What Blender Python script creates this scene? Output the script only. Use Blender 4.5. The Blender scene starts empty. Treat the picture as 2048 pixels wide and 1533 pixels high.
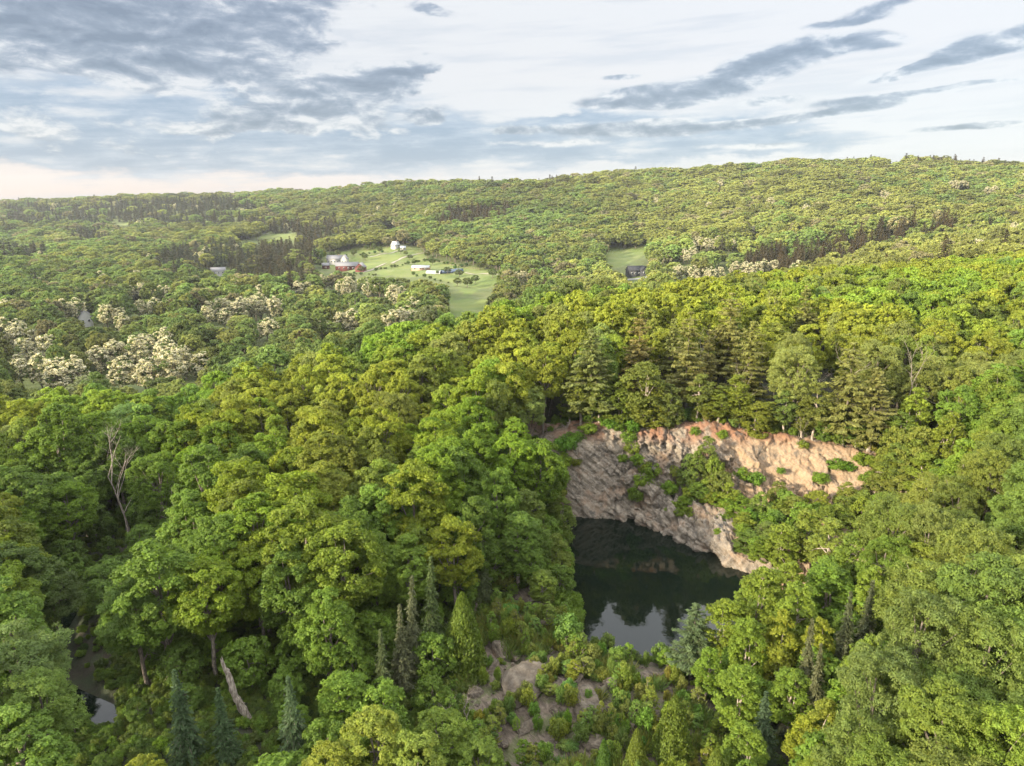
import bpy, math, random
import numpy as np
from mathutils import Vector

rng = np.random.default_rng(7)
random.seed(7)
SC = bpy.context.scene
COL = SC.collection

# ------------------------------------------------------------------ camera
CAM_H = 62.0
PITCH = math.radians(14.26)
FPX = 710.0                       # focal length in pixels of a 1024 wide frame
cam_d = bpy.data.cameras.new("camera")
cam_d.sensor_width = 36.0
cam_d.lens = 36.0 * FPX / 1024.0
cam_d.clip_start = 1.0
cam_d.clip_end = 20000.0
cam = bpy.data.objects.new("camera", cam_d)
COL.objects.link(cam)
cam.location = (0, 0, CAM_H)
cam.rotation_euler = (math.pi / 2 - PITCH, 0, 0)
SC.camera = cam

# ------------------------------------------------------------------ exposure, render settings
EXPO = 1.65
SC.view_settings.view_transform = 'Standard'
SC.view_settings.look = 'None'
SC.view_settings.exposure = EXPO
SC.view_settings.gamma = 1.0
SC.view_settings.use_curve_mapping = False
SC.cycles.max_bounces = 6
SC.cycles.diffuse_bounces = 3
SC.cycles.glossy_bounces = 2
SC.cycles.transmission_bounces = 3
SC.cycles.transparent_max_bounces = 4
SC.cycles.volume_bounces = 0
SC.cycles.sample_clamp_indirect = 4.0
SC.cycles.caustics_reflective = False
SC.cycles.caustics_refractive = False
SC.cycles.use_denoising = True

# ------------------------------------------------------------------ sun
SUN_AZ = math.radians(238.0)      # compass bearing of the sun, 0 = +Y (view direction), clockwise
SUN_EL = math.radians(17.0)
sun_d = bpy.data.lights.new("sun", 'SUN')
sun_d.energy = 5.0
sun_d.angle = math.radians(5.0)
sun_d.color = (1.0, 0.86, 0.64)
sun = bpy.data.objects.new("sun", sun_d)
COL.objects.link(sun)
sv = Vector((math.sin(SUN_AZ) * math.cos(SUN_EL), math.cos(SUN_AZ) * math.cos(SUN_EL), math.sin(SUN_EL)))
sun.rotation_euler = sv.to_track_quat('Z', 'Y').to_euler()
sun.location = (-200, -100, 300)

# ------------------------------------------------------------------ small node helper
class NT:
    def __init__(self, tree):
        self.t = tree
        self.n = tree.nodes
        self.l = tree.links
    def new(self, kind, **kw):
        n = self.n.new(kind)
        for k, v in kw.items():
            setattr(n, k, v)
        return n
    def put(self, sock, v):
        if isinstance(v, bpy.types.NodeSocket):
            self.l.new(v, sock)
        else:
            sock.default_value = v
    def m(self, op, a, b=None, c=None, clamp=False):
        n = self.new('ShaderNodeMath', operation=op, use_clamp=clamp)
        self.put(n.inputs[0], a)
        if b is not None: self.put(n.inputs[1], b)
        if c is not None: self.put(n.inputs[2], c)
        return n.outputs[0]
    def vm(self, op, a, b=None):
        n = self.new('ShaderNodeVectorMath', operation=op)
        self.put(n.inputs[0], a)
        if b is not None:
            self.put(n.inputs['Scale'] if op == 'SCALE' else n.inputs[1], b)
        return n.outputs['Value'] if op in ('DOT_PRODUCT', 'LENGTH') else n.outputs[0]
    def comb(self, x, y, z):
        n = self.new('ShaderNodeCombineXYZ')
        for i, v in enumerate((x, y, z)): self.put(n.inputs[i], v)
        return n.outputs[0]
    def sep(self, v):
        n = self.new('ShaderNodeSeparateXYZ')
        self.put(n.inputs[0], v)
        return n.outputs
    def noise(self, vec, scale, detail=4.0, rough=0.5, dist=0.0, color=False):
        n = self.new('ShaderNodeTexNoise')
        self.put(n.inputs['Vector'], vec)
        n.inputs['Scale'].default_value = scale
        n.inputs['Detail'].default_value = detail
        n.inputs['Roughness'].default_value = rough
        n.inputs['Distortion'].default_value = dist
        return n.outputs['Color'] if color else n.outputs['Fac']
    def mix(self, f, a, b, mode='MIX'):
        n = self.new('ShaderNodeMix', data_type='RGBA', blend_type=mode)
        self.put(n.inputs[0], f)
        self.put(n.inputs[6], a if isinstance(a, bpy.types.NodeSocket) else (*a, 1.0))
        self.put(n.inputs[7], b if isinstance(b, bpy.types.NodeSocket) else (*b, 1.0))
        return n.outputs[2]
    def sstep(self, v, lo, hi, a=0.0, b=1.0):
        n = self.new('ShaderNodeMapRange', interpolation_type='SMOOTHSTEP')
        self.put(n.inputs[0], v)
        n.inputs[1].default_value = lo
        n.inputs[2].default_value = hi
        n.inputs[3].default_value = a
        n.inputs[4].default_value = b
        return n.outputs[0]
    def ramp(self, f, stops):
        n = self.new('ShaderNodeValToRGB')
        self.put(n.inputs[0], f)
        e = n.color_ramp.elements
        e[0].position, e[0].color = stops[0][0], (*stops[0][1], 1)
        e[1].position, e[1].color = stops[-1][0], (*stops[-1][1], 1)
        for p, c in stops[1:-1]:
            k = e.new(p); k.color = (*c, 1)
        return n.outputs[0]

def lin(r, g, b):
    return tuple(((c / 255.0) / 12.92 if c / 255.0 <= 0.04045 else ((c / 255.0 + 0.055) / 1.055) ** 2.4) for c in (r, g, b))

# ------------------------------------------------------------------ pixel geometry of the photograph (2048 x 1533)
CP, SP = math.cos(PITCH), math.sin(PITCH)
def ray(fx, fy):
    u = (fx / 2.0 - 512.0) / FPX
    v = (383.0 - fy / 2.0) / FPX
    return np.array([u, CP + v * SP, -SP + v * CP])
def project(x, y, z):
    dz = np.asarray(z) - CAM_H
    d = np.asarray(y) * CP - dz * SP
    up = np.asarray(y) * SP + dz * CP
    d = np.where(d > 1e-3, d, 1e-3)
    return 2.0 * (512.0 + FPX * np.asarray(x) / d), 2.0 * (383.0 - FPX * up / d)
def at_plane(fx, fy, z=0.0):
    d = ray(fx, fy)
    t = (z - CAM_H) / d[2]
    return d[0] * t, d[1] * t
def sky_deg(fx, fy):
    d = ray(fx, fy)
    return math.degrees(math.atan2(d[0], d[1])), math.degrees(math.atan2(d[2], math.hypot(d[0], d[1])))

# ------------------------------------------------------------------ world: sky with broken evening clouds
world = bpy.data.worlds.new("World")
SC.world = world
world.use_nodes = True
W = NT(world.node_tree)
W.n.clear()
BG = 0.1
K = 1.0 / (2.0 ** EXPO) / BG      # turns a display-linear value into a value for the Background node
def wl(r, g, b, k=1.0):
    return tuple(c * K * k for c in lin(r, g, b))
out = W.new('ShaderNodeOutputWorld')
bg = W.new('ShaderNodeBackground')
bg.inputs['Strength'].default_value = BG
W.l.new(bg.outputs[0], out.inputs[0])
sky = W.new('ShaderNodeTexSky', sky_type='NISHITA')
sky.sun_disc = False
sky.sun_elevation = SUN_EL
sky.sun_rotation = SUN_AZ
tc = W.new('ShaderNodeTexCoord')
dx, dy, dz_ = W.sep(tc.outputs['Generated'])
U = W.m('MULTIPLY', W.m('ARCTAN2', dx, dy), 57.29578)
V = W.m('MULTIPLY', W.m('ARCSINE', dz_), 57.29578)
# warp so that the cloud outlines are ragged
wp = W.comb(W.m('MULTIPLY', U, 0.10), W.m('MULTIPLY', V, 0.22), 3.7)
n1 = W.sep(W.noise(wp, 1.6, 7.0, 0.58, color=True))
Uw = W.m('ADD', U, W.m('MULTIPLY', W.m('SUBTRACT', n1[0], 0.5), 9.0))
Vw = W.m('ADD', V, W.m('MULTIPLY', W.m('SUBTRACT', n1[1], 0.5), 3.4))
def blobs(lst, uu, vv, thin=1.0):
    tot = None
    for fx, fy, rx, ry, rot, w in lst:
        u0, v0 = sky_deg(fx, fy)
        ru = rx / 1420.0 * 57.3; rv = ry / 1420.0 * 57.3 * thin
        c, s = math.cos(math.radians(rot)), math.sin(math.radians(rot))
        du = W.m('SUBTRACT', uu, u0); dv = W.m('SUBTRACT', vv, v0)
        a = W.m('DIVIDE', W.m('ADD', W.m('MULTIPLY', du, c), W.m('MULTIPLY', dv, s)), ru)
        b = W.m('DIVIDE', W.m('SUBTRACT', W.m('MULTIPLY', dv, c), W.m('MULTIPLY', du, s)), rv)
        g = W.m('EXPONENT', W.m('MULTIPLY', W.m('ADD', W.m('MULTIPLY', a, a), W.m('MULTIPLY', b, b)), -1.0))
        g = W.m('MULTIPLY', g, w)
        tot = g if tot is None else W.m('ADD', tot, g)
    return tot
# clear part: pale, warm at the horizon on the left
elev = W.m('DIVIDE', V, 15.0, clamp=True)
warm = W.ramp(elev, [(0.0, wl(234, 216, 208)), (0.14, wl(230, 220, 220)), (0.4, wl(228, 229, 234)), (1.0, wl(243, 243, 243))])
cool = W.ramp(elev, [(0.0, wl(222, 222, 230)), (0.25, wl(226, 227, 233)), (0.6, wl(236, 233, 234)), (1.0, wl(240, 240, 241))])
base = W.mix(W.sstep(U, -24.0, 8.0), warm, cool)
Vt = W.m('SUBTRACT', V, W.m('MULTIPLY', U, 0.05))
st = W.noise(W.comb(W.m('MULTIPLY', U, 0.05), W.m('MULTIPLY', Vt, 0.55), 9.1), 1.7, 7.0, 0.58)
fine = W.noise(W.comb(W.m('MULTIPLY', U, 0.11), W.m('MULTIPLY', V, 0.42), 2.2), 2.6, 9.0, 0.60, 0.2)
base = W.mix(W.m('MULTIPLY', W.sstep(st, 0.46, 0.70), 0.50), base, wl(203, 209, 220))
# layered blue-grey stratus: wide bank to the left, thin bank over the middle
soft = blobs([(250, 215, 560, 100, 0, .7), (330, 290, 560, 46, 0, .95), (700, 285, 240, 40, 0, .9), (1250, 275, 330, 26, 2, .85), (1470, 292, 250, 16, 0, .8),
              (1180, 240, 130, 14, 4, .5), (1000, 300, 420, 20, 0, .6), (1300, 250, 330, 22, 0, .5), (600, 235, 200, 40, 0, .5)], Uw, Vw)
dens1 = W.m('ADD', soft, W.m('MULTIPLY', W.m('SUBTRACT', W.m('ADD', W.m('MULTIPLY', st, 0.6), W.m('MULTIPLY', fine, 0.4)), 0.5), 2.2))
vt = W.m('ADD', W.m('MULTIPLY', st, 0.55), W.m('MULTIPLY', fine, 0.45))
veil = W.ramp(W.sstep(vt, 0.39, 0.70), [(0.0, wl(140, 163, 192)), (0.40, wl(172, 188, 210)), (0.75, wl(209, 214, 224)), (1.0, wl(232, 231, 234))])
base = W.mix(W.m('MULTIPLY', W.sstep(dens1, 0.26, 0.74), 0.92), base, veil)
# heavy grey cumulus, ragged
cum = blobs([(60, 20, 330, 62, -4, .95), (380, 20, 240, 52, 6, .9), (200, 110, 190, 46, -6, .95), (600, 40, 90, 42, 18, .8), (420, 120, 90, 28, 0, .65), (30, 245, 150, 30, 0, .5),
             (690, 172, 125, 40, 10, 1.1), (800, 152, 60, 24, 14, 1.05), (620, 225, 190, 26, 4, .75), (480, 262, 150, 16, 0, .6), (720, 258, 120, 18, 0, .6), (280, 300, 130, 14, 0, .45), (860, 10, 70, 12, 0, .8), (850, 235, 36, 13, 4, .85)], Uw, Vw)
# flat lens shaped clouds to the right, smoother
Ul = W.m('ADD', U, W.m('MULTIPLY', W.m('SUBTRACT', n1[0], 0.5), 4.0)); Vl = W.m('ADD', V, W.m('MULTIPLY', W.m('SUBTRACT', n1[1], 0.5), 1.0))
lens = blobs([(1300, 203, 160, 15, 2, 1.1), (1430, 172, 150, 20, 8, 1.1), (1510, 135, 95, 25, 16, 1.05), (1610, 100, 120, 22, 8, 1.05), (1720, 80, 80, 16, -4, 1.0), (1240, 157, 40, 8, 2, .95), (1260, 180, 70, 10, 4, .8), (1540, 205, 70, 12, 4, .8),
              (1690, 222, 100, 10, 6, 1.05), (1760, 196, 130, 9, 4, .9), (1560, 240, 90, 8, 4, .6), (1770, 12, 90, 14, 8, .85), (1690, 42, 70, 7, 2, .65), (1995, 75, 90, 20, 12, 1.05), (1960, 112, 120, 11, 10, .9), (1810, 148, 70, 8, 12, .7), (1860, 128, 90, 8, 10, .6),
              (1950, 253, 120, 8, 3, .9), (1960, 170, 120, 7, 4, .6), (1020, 258, 60, 10, 2, .85), (1200, 255, 120, 15, 3, .8), (1350, 262, 160, 14, 0, .8), (1440, 250, 90, 8, 2, .65), (1120, 285, 160, 12, 0, .7), (1520, 292, 140, 10, 0, .75), (1330, 240, 60, 8, 0, .6)], Ul, Vl, 0.82)
big = W.m('MAXIMUM', cum, W.m('ADD', W.m('MULTIPLY', lens, 1.05), -0.06))
n2 = W.noise(W.comb(W.m('MULTIPLY', U, 0.13), W.m('MULTIPLY', V, 0.32), 1.3), 2.3, 10.0, 0.60, 0.35)
n3 = W.noise(W.comb(W.m('MULTIPLY', U, 0.13), W.m('MULTIPLY', W.m('ADD', V, 0.5), 0.32), 1.3), 2.3, 10.0, 0.60, 0.35)
amp = W.sstep(U, 0.0, 6.0, 1.75, 0.85)
dens2 = W.m('ADD', big, W.m('MULTIPLY', W.m('SUBTRACT', n2, 0.5), amp))
shade = W.m('ADD', W.m('ADD', W.m('MULTIPLY', dens2, 0.40), W.m('MULTIPLY', W.m('SUBTRACT', n3, n2), 2.2)), W.m('MULTIPLY', W.m('SUBTRACT', vt, 0.5), -0.9))
ccol = W.ramp(shade, [(0.06, wl(232, 232, 235)), (0.20, wl(203, 208, 217)), (0.36, wl(170, 179, 195)), (0.56, wl(142, 154, 174)), (0.88, wl(118, 131, 153))])
skyc = W.mix(W.m('MULTIPLY', W.sstep(dens2, 0.31, 0.68), 0.95), base, ccol)
# above the frame the broken cloud goes on, its unseen part brightened to fill-light the woods
high_fill = W.mix(W.sstep(W.noise(wp, 1.3, 5.0, 0.55), 0.4, 0.62), wl(226, 229, 234, 3.8), wl(246, 243, 236, 5.1))
skyc = W.mix(W.sstep(V, 15.0, 34.0), skyc, high_fill)
skyc = W.mix(0.12, skyc, sky.outputs[0])
W.l.new(skyc, bg.inputs['Color'])
world.cycles.sampling_method = 'MANUAL'
world.cycles.sample_map_resolution = 512

# ------------------------------------------------------------------ numeric noise
def _hash(ix, iy, iz, seed):
    h = (ix.astype(np.int64) * 374761393 + iy.astype(np.int64) * 668265263 + iz.astype(np.int64) * 2147483647 + seed * 974634721) & 0x7fffffff
    h = ((h ^ (h >> 13)) * 1274126177) & 0x7fffffff
    h = (h ^ (h >> 16)) & 0xffff
    return h / 65535.0
def vnoise(x, y, z=0.0, seed=0):
    x, y, z = np.broadcast_arrays(np.asarray(x, float), np.asarray(y, float), np.asarray(z, float))
    ix, iy, iz = np.floor(x), np.floor(y), np.floor(z)
    fx, fy, fz = x - ix, y - iy, z - iz
    fx = fx * fx * (3 - 2 * fx); fy = fy * fy * (3 - 2 * fy); fz = fz * fz * (3 - 2 * fz)
    r = 0
    for a in (0, 1):
        for b in (0, 1):
            for c in (0, 1):
                w = (fx if a else 1 - fx) * (fy if b else 1 - fy) * (fz if c else 1 - fz)
                r = r + w * _hash(ix + a, iy + b, iz + c, seed)
    return r
def fbm(x, y, z=0.0, oct=4, seed=0, gain=0.5):
    t, a, s = 0, 1.0, 0
    for o in range(oct):
        t = t + a * vnoise(np.asarray(x) * 2 ** o, np.asarray(y) * 2 ** o, np.asarray(z) * 2 ** o, seed + o)
        s += a; a *= gain
    return t / s
def sm(v, lo, hi):
    t = np.clip((v - lo) / (hi - lo), 0, 1)
    return t * t * (3 - 2 * t)
def in_poly(px, py, poly):
    px = np.asarray(px, float); py = np.asarray(py, float)
    ins = np.zeros(px.shape, bool)
    n = len(poly)
    for i in range(n):
        x1, y1 = poly[i]; x2, y2 = poly[(i + 1) % n]
        c = ((y1 > py) != (y2 > py)) & (px < (x2 - x1) * (py - y1) / ((y2 - y1) if y2 != y1 else 1e-9) + x1)
        ins ^= c
    return ins
def poly_sd(px, py, poly):
    px = np.asarray(px, float); py = np.asarray(py, float)
    d = np.full(px.shape, 1e9)
    n = len(poly)
    for i in range(n):
        x1, y1 = poly[i]; x2, y2 = poly[(i + 1) % n]
        ex, ey = x2 - x1, y2 - y1
        t = np.clip(((px - x1) * ex + (py - y1) * ey) / (ex * ex + ey * ey + 1e-9), 0, 1)
        d = np.minimum(d, np.hypot(px - x1 - t * ex, py - y1 - t * ey))
    return np.where(in_poly(px, py, poly), -d, d)

# ------------------------------------------------------------------ lie of the land
TY = np.array([-150, 20, 50, 80, 110, 150, 175, 200, 230, 260, 330, 420, 550, 750, 1000, 1300, 1700, 2000, 2400, 3000, 4500], float)
TT = {
    -1600: [4, 4, 4, 3, 2, 0, -4, -10, -14, -20, -25, -28, -29, -29, -29, -28, -18, 2, 34, 30, 15],
    0:     [4, 4, 4, 3, 2, 0, -4, -10, -17, -20, -25, -28, -29, -29, -29, -28, -18, 4, 40, 34, 15],
    300:   [4, 4, 4, 3, 2, 1, 0, -7, -16, -22, -26, -28, -29, -29, -29, -26, -8, 24, 66, 50, 20],
    560:   [4, 4, 3, 3, 3, 5, 4, -2, -11, -18, -25, -28, -29, -28, -26, -16, 16, 52, 82, 60, 20],
    750:   [4, 4, 3, 3, 4, 8, 10, 9, 2, -6, -20, -26, -28, -26, -22, -5, 42, 88, 80, 50, 20],
    1000:  [4, 4, 3, 3, 4, 12, 16, 18, 14, 5, -12, -24, -27, -24, -18, 8, 96, 100, 80, 50, 20],
    1250:  [4, 4, 3, 3, 4, 17, 19, 20, 20, 16, -3, -18, -21, -16, -9, 28, 112, 106, 90, 50, 20],
    1400:  [4, 4, 3, 3, 4, 17, 18, 19, 19, 19, 4, -10, -14, -11, 10, 50, 124, 116, 90, 50, 20],
    1600:  [5, 5, 4, 5, 6, 16, 17, 18, 19, 19, 13, 0, -4, 4, 28, 76, 134, 124, 90, 50, 20],
    1800:  [6, 6, 6, 8, 10, 16, 18, 19, 19, 19, 18, 10, 6, 15, 46, 88, 138, 126, 90, 50, 20],
    2048:  [6, 6, 6, 8, 11, 16, 18, 20, 22, 22, 22, 19, 18, 24, 50, 86, 126, 116, 90, 50, 20],
    2500:  [6, 6, 6, 8, 11, 17, 18, 20, 22, 24, 26, 26, 26, 36, 56, 86, 120, 116, 90, 50, 20],
    3600:  [6, 6, 6, 8, 11, 17, 18, 20, 22, 24, 26, 26, 26, 36, 56, 86, 120, 116, 90, 50, 20],
}
CREST_F = [-300, 0, 300, 560, 750, 1000, 1250, 1400, 1600, 1800, 2048, 2400]
CREST_Y = [172, 172, 176, 178, 198, 222, 252, 275, 320, 370, 400, 400]
GFX = np.arange(-1600, 3601, 25.0)
GW = np.linspace(0, 1, 260)
def y_to_w(y):
    return np.log((np.clip(y, -150, 4500) + 190) / 40.0) / math.log(4690 / 40.0)
def w_to_y(w):
    return 40.0 * np.exp(w * math.log(4690 / 40.0)) - 190
_keys = sorted(TT)
_cols = np.array([np.interp(w_to_y(GW), TY, TT[k]) for k in _keys])
GZ = np.array([[np.interp(f, _keys, _cols[:, j]) for j in range(len(GW))] for f in GFX])
def _blur(a, ax, n, it):
    for _ in range(it):
        p = np.pad(a, [(n, n) if i == ax else (0, 0) for i in range(2)], mode='edge')
        a = sum(np.take(p, range(i, i + a.shape[ax]), ax) for i in range(2 * n + 1)) / (2 * n + 1)
    return a
GZ = _blur(_blur(GZ, 0, 2, 2), 1, 1, 2)
def depth_of(y):
    return np.where(y > 50, 0.969 * y + 13.3, 61.75)
def fan(x, y):
    return 2 * (512 + FPX * np.asarray(x) / depth_of(np.asarray(y)))
def table(x, y):
    f = np.clip((fan(x, y) - GFX[0]) / 25.0, 0, len(GFX) - 1.001)
    w = np.clip(y_to_w(np.asarray(y, float)) * (len(GW) - 1), 0, len(GW) - 1.001)
    i, j = f.astype(int), w.astype(int)
    a, b = f - i, w - j
    z = GZ[i, j] * (1 - a) * (1 - b) + GZ[i + 1, j] * a * (1 - b) + GZ[i, j + 1] * (1 - a) * b + GZ[i + 1, j + 1] * a * b
    y = np.asarray(y, float); x = np.asarray(x, float)
    z = z + (fbm(x / 60, y / 60, oct=3, seed=3) - 0.5) * np.interp(y, [40, 150, 600, 2000], [1.5, 3, 10, 26])
    z = z + (fbm(x / 330, y / 330, oct=2, seed=5) - 0.5) * np.interp(y, [300, 700, 2000], [0, 12, 30])
    return z
# quarry cliff: stations along its length, each a profile of (y, z) from under the water to behind the rim
STN = {
    1040: [(130, -2), (132, 1), (135, 6), (139, 10), (144, 14)],
    1100: [(132.5, -2), (134, 1), (136.0, 7), (139.5, 12), (143.5, 15)],
    1135: [(133, -2), (134, 1), (136.0, 7), (138.5, 12.5), (142.5, 15.8)],
    1200: [(132.5, -2), (133.6, 1), (135.8, 7), (138.6, 13), (142.5, 17.0)],
    1260: [(130.5, -2), (131.8, 1), (135.0, 7), (138.4, 13), (142.6, 17.6)],
    1340: [(124.5, -2), (126.5, 1.2), (134.0, 6), (137.6, 12.5), (141.5, 17.6)],
    1400: [(118.5, -2), (121.0, 1.5), (132.5, 5.5), (136.5, 12), (141, 17.4)],
    1480: [(110.5, -2), (113.5, 2.2), (130, 5.5), (134.5, 11.2), (140, 16.4)],
    1560: [(104, -2), (107, 2.2), (128.5, 5.8), (133.5, 10.5), (138.5, 15.4)],
    1640: [(99, -2), (103, 2.6), (127.5, 6), (132, 10), (136.5, 14.6)],
    1720: [(96, -1), (101, 3), (126, 7), (130, 10.2), (133.5, 14)],
    1800: [(94, 0), (100, 4), (124, 8), (127, 10.8), (130, 13.2)],
    1900: [(92, 2), (98, 5), (116, 9), (122, 11), (127, 12.6)],
}
_sk = sorted(STN)
_sarr = np.array([STN[k] for k in _sk], float)          # station, point, (y, z)
def station(f):
    f = np.asarray(f, float)
    return np.stack([np.stack([np.interp(f, _sk, _sarr[:, k, c]) for c in (0, 1)], -1) for k in range(5)], -2)
def on_fan(f, y):
    return (np.asarray(f) / 2 - 512) / FPX * depth_of(np.asarray(y))
POND = [at_plane(*p) for p in [(1118, 1040), (1150, 1012), (1260, 1020), (1350, 1050), (1440, 1098), (1520, 1140), (1545, 1190), (1490, 1240),
                               (1420, 1290), (1345, 1318), (1290, 1325), (1235, 1312), (1185, 1285), (1160, 1252), (1136, 1190), (1128, 1140), (1128, 1090)]]
POND2_Z = 1.2
POND2 = [at_plane(fx, fy, POND2_Z) for fx, fy in [(112, 1200), (150, 1195), (154, 1250), (146, 1325), (228, 1395), (236, 1445), (190, 1468), (150, 1430), (118, 1350), (108, 1260)]]
CLEAR = [at_plane(fx, fy, 3.0) for fx, fy in [(955, 1235), (1075, 1180), (1150, 1240), (1300, 1330), (1400, 1370), (1420, 1440), (1380, 1640), (880, 1640), (900, 1480), (945, 1350)]]
def ground(x, y):
    x = np.asarray(x, float); y = np.asarray(y, float)
    z = table(x, y)
    near = (y > 30) & (y < 175) & (np.abs(x) < 130)
    if not near.any():
        return z
    xn, yn, zn = x[near], y[near], z[near]
    f = fan(xn, yn)
    s = station(f)
    ws = sm(f, 1040, 1130) * (1 - sm(f, 1820, 1900))
    rim_y, rim_z = s[:, 4, 0], s[:, 4, 1]
    zc = s[:, 0, 1]
    for k in range(4):
        t = np.clip((yn - s[:, k, 0]) / (s[:, k + 1, 0] - s[:, k, 0]), 0, 1)
        zc = np.where(yn > s[:, k, 0], s[:, k, 1] * (1 - t) + s[:, k + 1, 1] * t, zc)
    zin = np.where(yn < rim_y + 1.0, zc - 3.6, rim_z)
    blend = sm(yn, rim_y + 3, rim_y + 22)
    zq = np.where(yn < rim_y + 1.0, np.minimum(zin, zn + 6), zin * (1 - blend) + zn * blend)
    use = ws * sm(yn, s[:, 0, 0] - 3, s[:, 0, 0])
    zn = zn * (1 - use) + zq * use
    sd = poly_sd(xn, yn, POND) + (fbm(xn / 4.0, yn / 4.0, oct=3, seed=23) - 0.5) * 3.6 * (f < 1330)
    lim = np.where(sd < 0, -0.25 + 0.45 * np.maximum(sd, -8), 0.15 + sd * 0.55)
    zn = np.where((sd < 6) & (zn > lim), lim, zn)
    zn = np.where((sd > 0) & (sd < 12), np.maximum(zn, 0.12), zn)
    sd2 = poly_sd(xn, yn, POND2)
    lim = POND2_Z + np.where(sd2 < 0, -0.2 + 0.3 * np.maximum(sd2, -6), 0.08 + sd2 * 0.35)
    zn = np.where((sd2 < 4) & (zn > lim), lim, zn)
    cl = poly_sd(xn, yn, CLEAR)
    lump = (fbm(xn / 5.5, yn / 5.5, oct=4, seed=21) - 0.5) * 3.2
    lump = lump + 0.6 * (np.floor(lump * 1.6) / 1.6 - lump)
    zn = zn + sm(-cl, -2, 5) * (lump * sm(sd, 1.0, 7.0))
    z = z.copy()
    z[near] = zn
    return z
def gz(x, y):
    return float(ground(np.array([x]), np.array([y]))[0])
_march = np.concatenate([np.arange(28, 300, 0.5), np.arange(300, 1000, 2.0), np.arange(1000, 3600, 5.0)])
def under(fx, fy, h=0.0, beyond=0.0):
    """where a thing of height h stands whose top is seen at this place of the photograph"""
    d = ray(fx, fy)
    ys = _march
    xs = d[0] / d[1] * ys
    zs = CAM_H + d[2] / d[1] * ys
    g = ground(xs, ys) + h
    k = np.nonzero((g >= zs) & (ys > beyond))[0]
    i = k[0] if len(k) else len(ys) - 1
    return float(xs[i]), float(ys[i]), float(g[i] - h)

# ------------------------------------------------------------------ mesh helpers
def mesh_np(name, V, F, mats, midx=None, tint=None, smooth=False, extra=None):
    V = np.asarray(V, np.float32); F = np.asarray(F, np.int32)
    me = bpy.data.meshes.new(name)
    n = F.shape[1]
    me.vertices.add(len(V)); me.loops.add(F.size); me.polygons.add(len(F))
    me.vertices.foreach_set('co', V.ravel())
    me.loops.foreach_set('vertex_index', F.ravel())
    me.polygons.foreach_set('loop_start', np.arange(0, F.size, n, dtype=np.int32))
    for m in (mats if isinstance(mats, (list, tuple)) else [mats]):
        me.materials.append(m)
    if midx is not None:
        me.polygons.foreach_set('material_index', np.asarray(midx, np.int32))
    if smooth:
        me.polygons.foreach_set('use_smooth', np.ones(len(F), bool))
    if tint is not None:
        a = me.attributes.new('tint', 'FLOAT_COLOR', 'POINT')
        a.data.foreach_set('color', np.asarray(tint, np.float32).ravel())
    for k, v in (extra or {}).items():
        a = me.attributes.new(k, 'FLOAT', 'POINT')
        a.data.foreach_set('value', np.asarray(v, np.float32))
    me.update(calc_edges=True)
    return me
def link(name, me, parent=None, loc=None):
    o = bpy.data.objects.new(name, me)
    COL.objects.link(o)
    if parent: o.parent = parent
    if loc is not None: o.location = loc
    return o
def tag(o, label, cat, group=None, kind=None):
    if label: o['label'] = label
    if cat: o['category'] = cat
    if group: o['group'] = group
    if kind: o['kind'] = kind
    return o
def unit(v):
    return v / np.maximum(np.linalg.norm(v, axis=-1, keepdims=True), 1e-9)
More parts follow.
